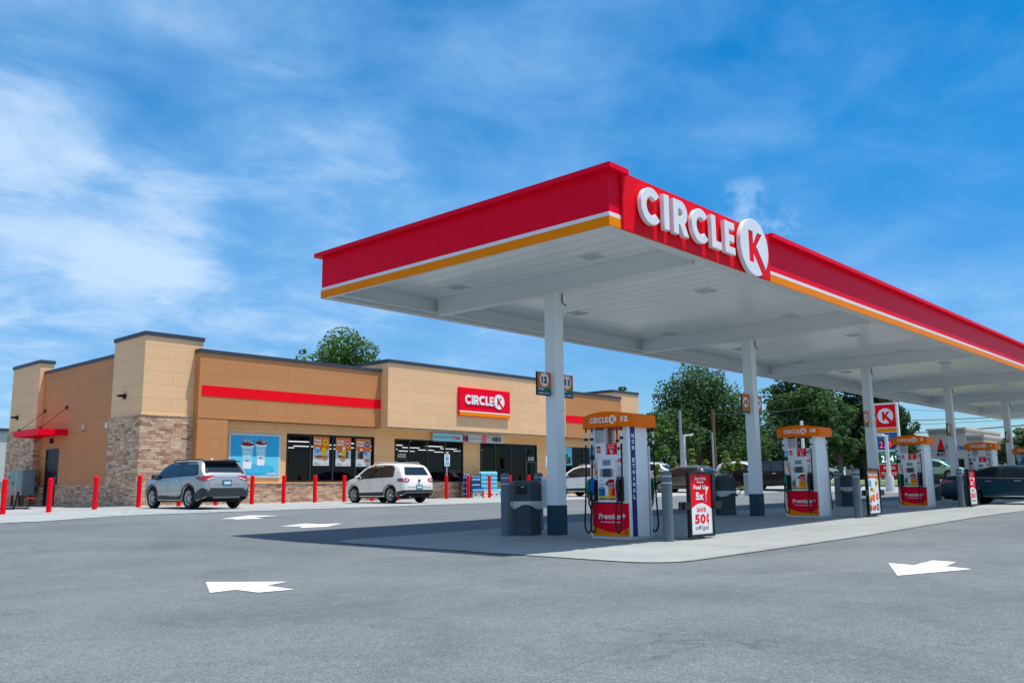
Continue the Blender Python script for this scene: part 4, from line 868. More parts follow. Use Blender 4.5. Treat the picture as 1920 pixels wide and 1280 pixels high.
    m = MB(); m.tube([(16.5, 44.66, 1.3), (16.43, 44.66, 1.3), (16.43, 44.66, 1.75), (16.5, 44.66, 1.75)], .014, 'steel_pole'); B(m, 'handle', d)
    m = MB(); m.box(15.15, 16.45, 43.55, 43.60, 3.60, 3.90, 'red'); m.box(15.15, 16.45, 46.75, 46.80, 3.60, 3.90, 'red'); m.box(15.15, 15.20, 43.60, 46.75, 3.60, 3.90, 'red'); m.box(15.20, 16.45, 43.60, 46.75, 3.78, 3.82, 'red')
    for k in range(5): m.box(15.2, 16.45, 44.1+k*.55, 44.15+k*.55, 3.64, 3.78, 'red')
    aw = B(m, 'door_awning')
    for y in (43.8, 46.5):
        m = MB(); m.tube([(15.3, y, 3.9), (16.44, y, 4.95)], .013, 'trim_dark'); m.box(16.36, 16.45, y-.07, y+.07, 4.86, 5.02, 'maroon'); m.box(15.24, 15.36, y-.05, y+.05, 3.9, 4.0, 'trim_dark'); B(m, 'tie_rod', aw)
    for (x, y, z) in ((16.2, 37.05, 4.95), (16.2, 49.6, 4.8)):
        m = MB(); m.box(x-.30, x-.0, y-.14, y+.14, z-.05, z+.05, 'trim_dark', bev=.02); m.box(x-.06, x, y-.1, y+.1, z-.12, z+.1, 'trim_dark'); B(m, 'wall_light')
    m = MB(); m.box(16.2, 16.45, 38.75, 38.87, 3.86, 3.95, 'white', bev=.02); m.lathe([(.06, 3.70), (.075, 3.78), (.07, 3.86)], 'white', 12, Matrix.Translation((16.25, 38.81, 0))); B(m, 'security_camera')
    m = MB(); m.box(16.33, 16.45, 41.55, 41.72, 3.76, 4.02, 'cream', bev=.02); m.lathe([(.05, 3.70), (.07, 3.8)], 'mid_grey', 12, Matrix.Translation((16.36, 41.63, 0))); B(m, 'wall_light')
    m = MB(); m.box(16.32, 16.45, 45.25, 45.45, 3.30, 3.56, 'trim_dark', bev=.02); B(m, 'door_lamp')
    return T
store()
def wall_sign():
    x0, x1, z0, z1, y = 33.15, 37.2, 4.87, 6.41, 34.31
    T = thing('store_sign', 'red illuminated CIRCLE K sign box on the cream centre wall above the doors', 'sign', (35.2, 34.38, z0))
    m = MB(); m.box(x0, x1, y, 34.445, z0, z1, 'red', bev=.012); m.build('sign_box', T)
    F = fr((x0, y, z0)); m = MB(); m.quad(.01, x1-x0-.01, .012, .20, 'orange', F, .003); m.quad(.01, x1-x0-.01, .20, .265, 'white', F, .003); m.build('stripes', T)
    m = MB(); logo(m, F, .42, .64, .50, 'letter_white', depth=.03, bevel=.004, z=.004, gap=.105, kr=.83); m.build('lettering', T)
wall_sign()
def banner():
    T = thing('promo_banner', 'long pale banner hung under the soffit reading Free and 480', 'banner', (34.8, 35.2, 3.48))
    x0, W, h = 32.03, 5.56, .45; m = MB(); F = fr((x0, 35.2, 3.49)); m.box(0, W, 0, h, -.02, 0, 'pale_grey', F); m.build('banner_sheet', T)
    m = MB(); m.quad(.01, 2.1, .01, h-.01, 'pale_blue', F, .003); text(m, 'Buy two and get one', F, .12, .16, .10, 'maroon', 'L', width=1.28, bold=.035, z=.006); text(m, 'Free', F, 1.46, .11, .21, 'bright_red', 'L', width=.54, bold=.05, z=.006)
    rnd = random.Random(2)
    for k in range(4): m.quad(2.25+k*.10, 2.36+k*.10, .04, .40-.06*(k % 2), ['navy', 'bright_red', 'slate', 'maroon'][k], F, .004+.001*k)
    text(m, 'Hydrate for less here', F, 2.75, .17, .07, 'trim_dark', 'L', width=.96, z=.005); m.quad(3.75, 4.12, .05, .40, 'bright_red', F, .004); text(m, 'Inner', F, 3.935, .25, .07, 'white', width=.28, z=.008, bold=.03); text(m, 'Circle', F, 3.935, .12, .07, 'white', width=.28, z=.008, bold=.03)
    text(m, 'only', F, 4.30, .27, .08, 'trim_dark', z=.006, bold=.03, width=.26); text(m, '480', F, 4.92, .09, .28, 'trim_dark', z=.006, bold=.05, width=.78); m.build('print', T)
    for x in (.4, 2.8, 5.1):
        m = MB(); m.tube([(x0+x, 35.19, 3.94), (x0+x, 35.19, 3.995)], .01, 'mid_grey', 6); m.build('hanger', T)
banner()
def poster_base(name, label, cat, x0, x1, z0, z1, y, group=None, frame=None):
    T = thing(name, label, cat, ((x0+x1)/2, y, z0), group=group); F = fr((x0, y, z0)); m = MB()
    m.box(0, x1-x0, 0, z1-z0, -.012, 0, frame or 'white', F); m.build('poster_frame' if frame else 'poster_sheet', T); return T, F
def cup_poster():
    T, F = poster_base('wall_poster', 'big sky blue framed poster of two drink cups on the store wall', 'poster', 20.13, 22.76, 1.52, 3.49, 35.36, frame='pale_grey'); w, h = 2.63, 1.97
    m = MB(); m.quad(.10, w-.10, .10, h-.10, 'poster_cyan', F, .003); m.quad(.10, w-.10, .95, h-.10, 'poster_blue', F, .006); m.disc(1.35, .35, .95, 'poster_blue', F, .006, ry=.22); m.disc(1.38, .40, .93, 'sky_blue', F, .009, ry=.20)
    rnd = random.Random(11)
    for (cx, b, s) in ((1.60, .55, .92), (.92, .40, 1.0)):
        m.poly([(cx-.20*s, b), (cx+.20*s, b), (cx+.29*s, b+.95*s), (cx-.29*s, b+.95*s)], 'pale_blue', F, .012); m.poly([(cx-.20*s, b), (cx+.20*s, b), (cx+.225*s, b+.30*s), (cx-.225*s, b+.30*s)], 'white', F, .014)
        m.disc(cx, b+1.0*s, .33*s, 'white', F, .013, ry=.10*s); m.disc(cx, b+1.08*s, .31*s, 'maroon', F, .015, ry=.08*s)
        for k in range(26): m.disc(cx+rnd.gauss(0, .15)*s, b+1.12*s+abs(rnd.gauss(0, .09))*s, rnd.uniform(.015, .045)*s, rnd.choice(['maroon', 'white', 'bright_red', 'burger', 'brown']), F, .016+.0003*k, 9)
        for k in range(12): m.disc(cx+rnd.uniform(-.32, .32)*s, b+1.16*s+rnd.uniform(0, .15)*s, rnd.uniform(.008, .02), 'white', F, .026, 7)
        text(m, 'POLAR', F, cx, b+.66*s, .12*s, 'white', width=.36*s, bold=.03, z=.016); text(m, 'POP', F, cx, b+.50*s, .12*s, 'white', width=.26*s, bold=.03, z=.016); m.quad(cx-.08*s, cx+.08*s, b+.33*s, b+.39*s, 'bright_red', F, .016)
    text(m, 'CIRCLE K', F, 2.15, .15, .09, 'white', width=.5, bold=.03, z=.012); m.build('poster_print', T)
cup_poster()
def meal_posters():
    for i, (x0, x1, z0, z1, col, s_, lb) in enumerate(((24.54, 25.45, 2.10, 3.48, 'yellow', '$3', 'meal deal window poster with yellow $3 disc'), (25.84, 26.74, 2.09, 3.47, 'red', '$4', 'meal deal window poster with red $4 disc'), (27.06, 27.97, 2.08, 3.45, 'navy', '$5', 'meal deal window poster with dark blue $5 disc'))):
        T, F = poster_base('window_poster', lb, 'poster', x0, x1, z0, z1, 35.365, 'meal deal posters in the store window'); w, h = x1-x0, z1-z0
        m = MB(); m.quad(0, w, 0, h, 'pale_grey', F, .002); m.poly([(0, h), (0, h*.57)]+[(w*k/14, h*(.57-.09*math.sin(math.pi*k/14))) for k in range(1, 14)]+[(w, h*.57), (w, h)], 'sign_orange', F, .005)
        text(m, 'Meal', F, w*.28, h*.83, h*.085, 'white', width=w*.42, bold=.05, z=.008); text(m, 'Deal!', F, w*.28, h*.72, h*.085, 'white', width=w*.44, bold=.05, z=.008)
        m.disc(w*.76, h*.80, w*.19, 'white' if col != 'yellow' else 'orange', F, .007); m.disc(w*.76, h*.80, w*.17, col, F, .009); text(m, s_, F, w*.76, h*.755, h*.09, 'white' if col != 'yellow' else 'trim_dark', bold=.04, z=.012)
        if i == 0: m.poly([(.12, h*.44), (.34, h*.44), (.36, h*.60), (.10, h*.60)], 'poster_blue', F, .008); m.quad(.11, .35, h*.58, h*.62, 'white', F, .009); m.disc(.60, h*.50, .14, 'yellow', F, .008, ry=.20); m.disc(.36, h*.29, .26, 'burger', F, .010, ry=.09); m.disc(.34, h*.32, .22, 'brown', F, .011, ry=.03); m.disc(.66, h*.27, .18, 'burger', F, .012, ry=.11)
        if i == 1: m.quad(.15, .33, h*.30, h*.50, 'maroon', F, .008); m.disc(.24, h*.42, .07, 'white', F, .010); m.disc(.45, h*.45, .15, 'yellow', F, .011, ry=.20); m.disc(.42, h*.27, .17, 'burger', F, .013, ry=.12); m.quad(.60, .74, h*.28, h*.50, 'slate', F, .009); m.disc(.47, h*.62, .08, 'white', F, .012)
        if i == 2: m.quad(.08, .22, h*.28, h*.50, 'green', F, .008); m.quad(.20, .44, h*.27, h*.54, 'maroon', F, .010); m.disc(.32, h*.60, .07, 'white', F, .009); m.poly([(.52, h*.40), (.68, h*.40), (.70, h*.54), (.50, h*.54)], 'poster_blue', F, .008); m.disc(.66, h*.22, .18, 'burger', F, .012, ry=.07)
        for k in range(3): m.quad(.06, .40-.06*k, .05+k*.035, .065+k*.035, 'mid_grey', F, .005)
        text(m, 'CIRCLE K', F, w*.80, .06, .04, 'bright_red', width=.2, z=.005, bold=.02); m.build('poster_print', T)
meal_posters()
def right_poster():
    T, F = poster_base('window_poster', 'cyan window poster with red 12 in the right wing window', 'poster', 43.07, 44.08, 2.34, 3.44, 35.365)
    m = MB(); m.quad(0, 1.01, 0, 1.1, 'poster_cyan', F, .002); text(m, '$12', F, .68, .80, .2, 'bright_red', bold=.04, z=.006); m.quad(.1, .9, .05, .5, 'slate', F, .004); m.disc(.5, .5, .2, 'leaf_green', F, .006); m.disc(.3, .25, .13, 'white', F, .006); m.build('poster_print', T)
right_poster()
def standee():
    T = thing('window_standee', 'small red and yellow bottle shaped display inside the right door window', 'display', (39.0, 35.9, FZ))
    m = MB(); m.box(38.9, 39.24, 35.60, 35.66, 1.42, 2.00, 'yellow', bev=.02); m.build('card', T); m = MB(); m.box(38.88, 39.26, 35.585, 35.60, 1.82, 2.05, 'bright_red'); m.disc(39.07, 0, .08, 'white', fr((0, 35.59, 1.78)), .0); m.build('header', T)
    m = MB(); m.box(38.95, 39.2, 35.62, 35.85, FZ+.01, 1.42, 'dark_grey'); m.build('pedestal', T)
standee()
# ------------------------------------------------------------------ red bollards in front of the store
def red_bollards():
    xs = [10.75, 12.23, 13.82, 15.45, 17.07, 18.65, 20.3, 21.84, 23.46, 25.07, 26.69, 28.3, 29.9, 31.53, 33.11, 34.72, 36.34, 37.95, 39.62, 41.2, 42.8, 44.4]
    lab = ['red bollard at the left picture edge beside the picnic table', 'red bollard in front of the dark side door', 'red bollard in front of the shaded side wall of the store', 'red bollard at the stone corner, just left of the silver car', 'red bollard behind the silver car, seen under its sill', 'red bollard behind the silver car, seen under its rear bumper', 'red bollard just right of the silver car below the cup poster', 'red bollard between cup poster and black window', 'red bollard below the $3 meal poster', 'red bollard just left of the cream car', 'red bollard behind the cream car, seen under its doors', 'red bollard wholly behind the cream car near its rear wheel', 'red bollard behind the rear corner of the cream car', 'red bollard carrying the parking sign right of the cream car', 'red bollard in front of the blue fluid jugs', 'red bollard in front of the cyan water packs', 'red bollard right of the cyan water packs behind a grey bollard', 'red bollard left of the litter bin lid by the first column', 'red bollard carrying the parking sign beside the first column', 'red bollard behind the first canopy column', 'red bollard behind the white crossover', 'red bollard behind pump 12']
    R = None
    for x, l in zip(xs, lab):
        loc = (x, 33.6, gz(x, 33.6))
        if R is None:
            R = thing('red_bollard', l, 'bollard', loc, group='red bollards along the store front'); m = MB(); m.lathe([(.087, -.05), (.087, 1.16)], 'bright_red', 20, caps=False); m.build('sleeve', R, local=True)
            m = MB(); m.lathe([(.088, 1.13), (.0895, 1.16), (.076, 1.205), (.045, 1.22), (.001, 1.224)], 'bright_red', 20, caps=False); m.build('cap', R, local=True)
            m = MB(); m.lathe([(.0875, .95), (.0885, .953), (.0885, .965), (.0875, .968)], 'red', 20, caps=False); m.build('seam', R, local=True)
        else: copy_thing(R, loc, None, l)
red_bollards()
for x, lb in ((31.55, 'green and blue accessible parking sign standing right of the cream car'), (39.62, 'accessible parking sign half hidden by the first canopy column')):
    z = gz(x, 33.6); T = thing('parking_sign', lb, 'sign', (x, 33.6, z+1.2), group='accessible parking signs'); m = MB(); m.tube([(x, 33.6, z+1.2), (x, 33.6, z+2.42)], .025, 'pale_grey', 8); m.build('post', T)
    F = fr((x, 33.57, z+1.68)); m = MB(); m.box(-.19, .19, 0, .62, -.01, 0, 'white', F); m.build('plate', T); m = MB(); m.quad(-.10, .10, .28, .46, 'glass_blue_sign', F, .003); text(m, 'RESERVED', F, 0, .53, .05, 'green', width=.3, z=.003); text(m, 'PARKING', F, 0, .475, .035, 'green', width=.26, z=.003); m.disc(-.0, .40, .03, 'white', F, .006); m.tube([(-.03, .385, .006), (-.02, .33, .006), (.05, .33, .006)], .008, 'white', 5, F)
    m.quad(-.17, .17, .02, .24, 'pale_blue', F, .002); text(m, 'VAN', F, 0, .16, .05, 'green', width=.2, z=.005); text(m, 'ACCESSIBLE', F, 0, .10, .035, 'green', width=.28, z=.005); m.build('print', T)
# ------------------------------------------------------------------ water and jug display
def display():
    y0 = 34.45
    zf = gz(35, 34.5)+.012
    T = thing('wire_rack', 'black wire rack holding dark bottles left of the blue jugs', 'rack', (34.05, 34.8, zf)); m = MB()
    for x in (33.85, 34.28):
        for y in (34.6, 35.0): m.box(x-.02, x+.02, y-.02, y+.02, zf, zf+1.12, 'trim_dark')
    for k in range(4): m.box(33.83, 34.3, 34.58, 35.02, zf+.08+k*.30, zf+.10+k*.30, 'trim_dark')
    m.build('frame', T)
    P = None
    def place(src, mk, loc, lb):
        if src is None: src = mk(loc, lb)
        else: copy_thing(src, loc, None, lb)
        return src
    def mkbottle(loc, lb):
        T = thing('fluid_jug', lb, 'jug', loc, group='blue fluid jugs stacked outside the store'); m = MB(); m.lathe([(.07, 0), (.075, .01), (.075, .17), (.06, .21), (.025, .25)], 'blue', 10); m.build('jug_body', T, local=True); m = MB(); m.lathe([(.027, .25), (.027, .285)], 'white', 8); m.build('jug_cap', T, local=True); m = MB(); m.lathe([(.0765, .05), (.0765, .14)], 'pale_blue', 10, caps=False); m.build('jug_label', T, local=True); return T
    J = None
    for k in range(4):
        for i in range(3): J = place(J, mkbottle, (33.92+i*.145, 34.72, zf+.11+k*.30 if k < 3 else zf+1.0), 'blue fluid jug standing on the black wire rack')
    def mkcart(loc, lb):
        T = thing('drink_carton', lb, 'carton', loc, group='cartons under the water packs'); m = MB(); m.box(-.20, .20, -.15, .15, 0, .30, 'carton', bev=.008); m.build('box', T, local=True); m = MB(); F = fr((0, -.151, 0)); m.quad(-.14, .14, .06, .24, 'pale_blue', F, .001); m.disc(0, .15, .07, 'bright_red', F, .003); m.build('print', T, local=True); return T
    C = None; cl = ['white carton at the left end under the jugs', 'second white carton under the blue jugs', 'white carton left of the bollard under the water packs', 'white carton under the middle of the water packs', 'white carton at the right end of the water packs']
    for i in range(5): C = place(C, mkcart, (34.62+i*.42, 34.7, zf), cl[i])
    C = place(C, mkcart, (37.45, 34.75, zf), 'white carton standing apart right of the water packs')
    T = thing('orange_carton', 'orange carton pushed between the white cartons', 'carton', (35.25, 34.52, zf)); m = MB(); m.box(35.14, 35.36, 34.42, 34.54, zf, zf+.27, 'orange', bev=.006); m.build('box', T); m = MB(); m.quad(35.17, 35.33, zf+.05, zf+.2, 'white', fr((0, 34.42, 0)), .002); m.build('print', T)
    def mkpack(loc, lb):
        T = thing('water_pack', lb, 'water pack', loc, group='cyan water packs stacked by the doors'); m = MB(); rnd = random.Random(1)
        for i in range(4):
            for j in range(2):
                m.lathe([(.046, 0), (.05, .02), (.05, .10), (.046, .115), (.05, .13), (.05, .165), (.02, .20)], 'pale_blue', 8, Matrix.Translation((-.155+i*.103, -.055+j*.11, .0)))
        m.build('bottles', T, local=True); m = MB(); m.box(-.212, .212, -.115, .115, .005, .15, 'poster_cyan', bev=.02); m.build('shrink_wrap', T, local=True); m = MB()
        for i in range(4):
            for j in range(2): m.lathe([(.018, .20), (.018, .222)], 'white', 6, Matrix.Translation((-.155+i*.103, -.055+j*.11, 0)))
        m.build('bottle_caps', T, local=True); return T
    for r in range(5):
        n0 = 0 if r < 1 else (1 if r < 3 else 1)
        for i in range(n0 if r > 0 else 1, 4):
            if r == 4 and i == 1: pass
            P = place(P, mkpack, (34.95+i*.44+(.0), 34.78, zf+.305+r*.225), 'cyan shrink wrapped pack of water bottles in the tall stack by the doors')
    P = place(P, mkpack, (36.75, 34.80, zf+.0), 'cyan water pack on the ground at the right foot of the stack')
    P = place(P, mkpack, (36.75, 34.80, zf+.225), 'lower cyan water pack on top of the ground pack right of the stack'); P = place(P, mkpack, (37.45, 34.80, zf+.305), 'cyan water pack standing on the lone carton')
    for r, (xa, n) in enumerate(((34.44, 6), (34.44, 4), (34.44, 4))):
        for i in range(n):
            z = zf+.305+r*.29
            J = place(J, mkbottle, (xa+i*.15, 34.56 if r == 0 else 34.60, z), f'blue fluid jug in the {["bottom", "middle", "top"][r]} row beside the cyan water packs')
    T = thing('display_shelf', 'low dark shelf steps carrying the blue jugs', 'shelf', (34.75, 34.62, zf)); m = MB()
    for k in range(2): m.box(34.36, 35.08, 34.50, 34.72, zf+.585+k*.29, zf+.594+k*.29, 'trim_dark')
    for x in (34.37, 35.06): m.box(x-.008, x+.008, 34.68, 34.70, zf+.30, zf+.90, 'trim_dark')
    m.build('shelf_boards', T)
display()
# ------------------------------------------------------------------ left end: picnic table, cabinet, bin, far grey building
def picnic(loc, rz, lb):
    T = thing('picnic_table', lb, 'picnic table', loc, rz, group='red picnic tables'); m = MB(); m.box(-.95, .95, -.38, .38, .72, .76, 'chair_red', bev=.015); m.build('tabletop', T, local=True)
    for s in (-1, 1):
        m = MB(); m.box(-.95, .95, s*.78-.14, s*.78+.14, .43, .465, 'chair_red', bev=.012); m.build('bench_seat', T, local=True)
        m = MB(); m.tube([(s*.6, -.30, .72), (s*.6, -.18, .10), (s*.6, -.12, .03), (s*.6, .12, .03), (s*.6, .18, .10), (s*.6, .30, .72)], .026, 'rail_black', 8); m.tube([(s*.6, -.78, .43), (s*.6, -.72, .08), (s*.6, -.66, .03), (s*.6, .66, .03), (s*.6, .72, .08), (s*.6, .78, .43)], .026, 'rail_black', 8); m.build('leg_frame', T, local=True)
picnic((13.35, 41.0, gz(13.35, 41)+.012), rad(70), 'red picnic table with black tube legs in front of the grey cabinet')
picnic((12.6, 44.3, gz(12.6, 44.3)+.012), rad(80), 'second red picnic table behind the first at the left edge')
def cabinet():
    T = thing('electrical_cabinet', 'grey green electrical cabinet on legs beside the dark side door', 'cabinet', (15.75, 47.1, .2)); m = MB(); m.box(15.55, 16.1, 46.25, 48.0, .85, 2.06, 'cabinet_grey', bev=.02); m.build('casing', T)
    m = MB(); m.box(15.53, 15.55, 46.3, 46.92, .9, 2.02, 'cabinet_grey'); m.box(15.53, 15.55, 46.98, 47.95, .9, 2.02, 'cabinet_grey'); m.box(15.50, 15.53, 46.93, 46.97, .9, 2.02, 'reflect'); m.box(15.50, 15.53, 47.4, 47.45, 1.35, 1.48, 'trim_dark'); m.build('doors', T)
    m = MB()
    for y in (46.4, 47.8): m.box(15.6, 15.7, y-.05, y+.05, .1, .85, 'brown'); m.box(15.95, 16.05, y-.05, y+.05, .1, .85, 'brown')
    m.build('leg', T)
    T = thing('meter_box', 'pale meter box on the stone pillar left of the cabinet', 'meter box', (16.0, 48.5, .95)); m = MB(); m.box(15.9, 16.15, 48.25, 48.75, .95, 1.75, 'pale_grey', bev=.02); m.build('casing', T); m = MB(); m.box(15.86, 15.9, 48.8, 49.05, 1.62, 1.85, 'trim_dark', bev=.01); m.box(15.86, 16.15, 48.8, 49.05, 1.62, 1.85, 'trim_dark'); m.build('meter', T)
cabinet()
def waste():
    T = thing('wheeled_bin', 'green bin with red lid and blue label behind the picnic tables', 'bin', (13.1, 45.6, .2)); z = gz(13.1, 45.6)+.012; m = MB(); m.box(12.8, 13.4, 45.3, 45.9, z+.08, z+.75, 'bin_green', bev=.03); m.build('bin_body', T); m = MB(); m.box(12.8, 13.4, 45.3, 45.9, z+.76, z+.95, 'blue', bev=.02); m.build('upper_band', T); m = MB(); m.box(12.74, 13.46, 45.24, 45.96, z+.96, z+1.15, 'chair_red', bev=.05); m.build('bin_lid', T)
    m = MB(); m.quad(-.1, .1, .2, .5, 'white', fr((13.1, 45.3, z)), .003); m.build('label_plate', T)
waste()
def farleft():
    T = thing('metal_shed', 'pale grey metal shed just behind the left corner of the store', 'shed', (14, 75, .3)); m = MB(); m.box(10, 24.5, 74, 82, -.2, 5.6, 'pale_grey'); m.build('wall', T); m = MB(); m.box(9.8, 24.7, 73.8, 82.2, 5.6, 5.8, 'coping'); m.build('roof_edge', T); m = MB(); m.box(9.9, 24.6, 73.95, 73.99, -.2, 1.8, 'mid_grey'); m.build('base_band', T)
farleft()
# ------------------------------------------------------------------ vehicles
def lerp_tab(tab, x):
    if x <= tab[0][0]: return tab[0][1]
    for (a, p), (b, q) in zip(tab, tab[1:]):
        if x <= b: return p+(q-p)*(x-a)/(b-a)
    return tab[-1][1]
def sm(tab, x, w, x0, x1):
    w = max(1e-4, min(w, (x-x0)*.9+1e-4, (x1-x)*.9+1e-4)); return sum(lerp_tab(tab, x+w*k/3) for k in range(-3, 4))/7
class Car:
    """body lofted from cross sections; x forward from the rear bumper, y left, z up"""
    def __init__(s, S, T):
        s.S = S; s.T = T; s.L = S['L']; s.paint = S['paint']; S.setdefault('wr', .36)
        L = s.L; xs = set()
        x = 0.0
        while x < L: xs.add(round(x, 4)); x += .06 if .7 < x < L-.5 else .03
        xs |= {L}
        for xw in S['axles']:
            for k in range(-12, 13): xs.add(round(xw+S['ra']*math.sin(k/12*math.pi/2), 4))
        s.xs = sorted(v for v in xs if 0 <= v <= L)
        vs = []; nrow = None; rows = []
        for x in s.xs: rows.append(s.section(x))
        n = len(rows[0]); m = len(rows); mb = MB(); full = []
        for r in rows: full.append([(y, z) for y, z in r]+[(-y, z) for y, z in r[-2::-1]])
        N = len(full[0]); V = [(x-L/2, y, z) for x, r in zip(s.xs, full) for (y, z) in r]
        F = [(i*N+k, (i+1)*N+k, (i+1)*N+k+1, i*N+k+1) for i in range(m-1) for k in range(N-1)]
        mb.add(V, F, s.paint, smooth=True); mb.add([V[k] for k in range(N)], [tuple(range(N))], s.paint); mb.add([V[(m-1)*N+k] for k in range(N)], [tuple(range(N-1, -1, -1))], s.paint)
        s.bvh = BVHTree.FromPolygons([Vector(v) for v in mb.v], mb.f)
        s.body = mb.build('body', T, local=True, sharp=38)
        # dark underside
        u = MB(); W = S['W']/2; zs = S['sill']
        u.box(-L/2+.12, L/2-.12, -W+.27, W-.27, zs-.04, zs+.36, 'undercar')
        for xw in S['axles']: u.tube([(xw-L/2, -W+.2, S['wr']), (xw-L/2, W-.2, S['wr'])], .06, 'undercar'); u.box(xw-L/2-S['ra']*.9, xw-L/2+S['ra']*.9, -W+.26, W-.26, zs+.2, S['wr']+S['ra']*.8, 'undercar')
        u.build('underbody', T, local=True)
    def section(s, x):
        S = s.S; L = s.L; T = sm(S['top'], x, S.get('sm', .07), 0, L); B = sm(S['belt'], x, .1, 0, L); w = sm(S['plan'], x, .05, 0, L)*S['W']/2
        zb = sm(S['bot'], x, .05, 0, L)
        for xw in S['axles']:
            d = abs(x-xw)
            if d < S['ra']: zb = max(zb, S['wr']+math.sqrt(S['ra']**2-d*d)-.0)
        Sh = min(B, T-.03); h = T-Sh; t = S.get('tumble', .30); k = min(1, h/.35)
        zb = min(zb, Sh-.05)
        w2 = w*(1.0); ws = w*.968; R = ws-t*.9*h-.015
        return [(w2*.955, zb), (w2*.985, zb+.06*(Sh-zb)), (w2, zb+.35*(Sh-zb)), (w2*1.0, zb+.62*(Sh-zb)), (w2*.99, zb+.84*(Sh-zb)), (ws, Sh), (ws-t*.38*h, Sh+.42*h), (ws-t*.74*h, Sh+.78*h), (R-.02*k, Sh+.91*h), (R*.93-.04*k, Sh+.965*h), (R*.70, Sh+.99*h), (R*.36, Sh+h), (0, T)]
    def decal(s, mb, outl, side, mat, off=.006, step=.07, smooth=True):
        """panel cut to an outline and laid on the body, seen from side L R B F or U; x measured from the rear bumper"""
        L = s.L; v, f, nb = tri_fill(outl, step); P = []; ok = []
        for a, b in v:
            o, d = {'L': (Vector((a-L/2, 4, b)), Vector((0, -1, 0))), 'R': (Vector((a-L/2, -4, b)), Vector((0, 1, 0))), 'B': (Vector((-9, a, b)), Vector((1, 0, 0))), 'F': (Vector((9, a, b)), Vector((-1, 0, 0))), 'U': (Vector((a-L/2, b, 9)), Vector((0, 0, -1)))}[side]
            h = s.bvh.ray_cast(o, d)
            if h[0] is None: P.append((0, 0, 0)); ok.append(False)
            else:
                nn = h[1] if h[1].dot(d) < 0 else -h[1]; P.append(tuple(h[0]-d*off*.4+nn*off*.8)); ok.append(True)
        ff = []
        for t in f:
            if all(ok[i] for i in t):
                a, b, c = (Vector(P[i]) for i in t)
                d = {'L': Vector((0, 1, 0)), 'R': Vector((0, -1, 0)), 'B': Vector((-1, 0, 0)), 'F': Vector((1, 0, 0)), 'U': Vector((0, 0, 1))}[side]
                if max((a-b).length, (b-c).length, (c-a).length) > .6: continue
                ff.append(t if (b-a).cross(c-a).dot(d) > 0 else t[::-1])
        us = sorted({i for t in ff for i in t}); ix = {o: n for n, o in enumerate(us)}
        mb.add([P[i] for i in us], [tuple(ix[i] for i in t) for t in ff], mat, smooth=smooth)
        return P
    def part(s, name, outl, side, mat, off=.006, step=.07, parent=None, both=False):
        mb = MB(); s.decal(mb, outl, side, mat, off, step)
        if both: s.decal(mb, outl, {'L': 'R', 'R': 'L'}[side], mat, off, step)
        return mb.build(name, parent or s.T, local=True)
    def wheel(s, spokes, rimcol='alloy'):
        S = s.S; R = S['wr']; w = S.get('tw', .22)
        for xw in S['axles']:
            for sg in (1, -1):
                y = sg*(S['W']/2-.015-w/2)
                M = Matrix.Translation((xw-s.L/2, y, R)) @ Matrix.Rotation(-sg*math.pi/2, 4, 'X')   # local z -> outward
                m = MB(); h = w/2; m.lathe([(R*.66, -h*.9), (R*.90, -h), (R*.985, -h*.72), (R, -h*.4), (R, h*.4), (R*.985, h*.72), (R*.90, h), (R*.72, h*.96), (R*.67, h*.80)], 'rubber', 32, M, caps=False); wh = m.build('wheel', s.T, local=True)
                m = MB(); m.lathe([(R*.68, h*.80), (R*.66, h*.86), (R*.60, h*.72), (R*.58, h*.1)], rimcol, 32, M, caps=False); m.disc(0, 0, R*.60, 'undercar', M, h*.05)
                for k in range(spokes):
                    a = 2*math.pi*k/spokes+.3; c_, s_ = math.cos(a), math.sin(a)
                    def q(r, t, z): return (r*c_-t*s_, r*s_+t*c_, z)
                    r0, r1 = R*.10, R*.63; t0, t1 = R*.095, R*(.085 if spokes > 5 else .14)
                    vs = [q(r0, -t0, h*.70), q(r0, t0, h*.70), q(r1, t1, h*.78), q(r1, -t1, h*.78), q(r0, -t0*1.1, h*.45), q(r0, t0*1.1, h*.45), q(r1, t1*1.1, h*.5), q(r1, -t1*1.1, h*.5)]
                    m.add(vs, [(0, 3, 2, 1), (0, 4, 7, 3), (1, 2, 6, 5), (2, 3, 7, 6)], rimcol, M); m.add(vs, [(0, 1, 2, 3)], rimcol, M)
                m.lathe([(R*.17, h*.6), (R*.16, h*.76), (R*.10, h*.8), (.001, h*.8)], rimcol, 16, M, caps=False); m.build('rim', wh, local=True)
    def arches(s, mat='cladding', ww=.075):
        S = s.S; m = MB()
        for xw in S['axles']:
            r0, r1 = S['ra']-.015, S['ra']+ww; zc = S['wr']; o = []
            lo = S['sill']+.0
            a0 = math.asin(max(-1, min(1, (lo-zc)/r1))); b0 = math.asin(max(-1, min(1, (lo-zc)/r0)))
            out = [(xw+r1*math.cos(t), zc+r1*math.sin(t)) for t in [a0+(math.pi-2*a0)*i/20 for i in range(21)]]
            inn = [(xw+r0*math.cos(t), zc+r0*math.sin(t)) for t in [b0+(math.pi-2*b0)*i/20 for i in range(21)]][::-1]
            s.decal(m, out+inn, 'L', mat, .012, .05); s.decal(m, out+inn, 'R', mat, .012, .05)
        m.build('arch_trim', s.T, local=True)
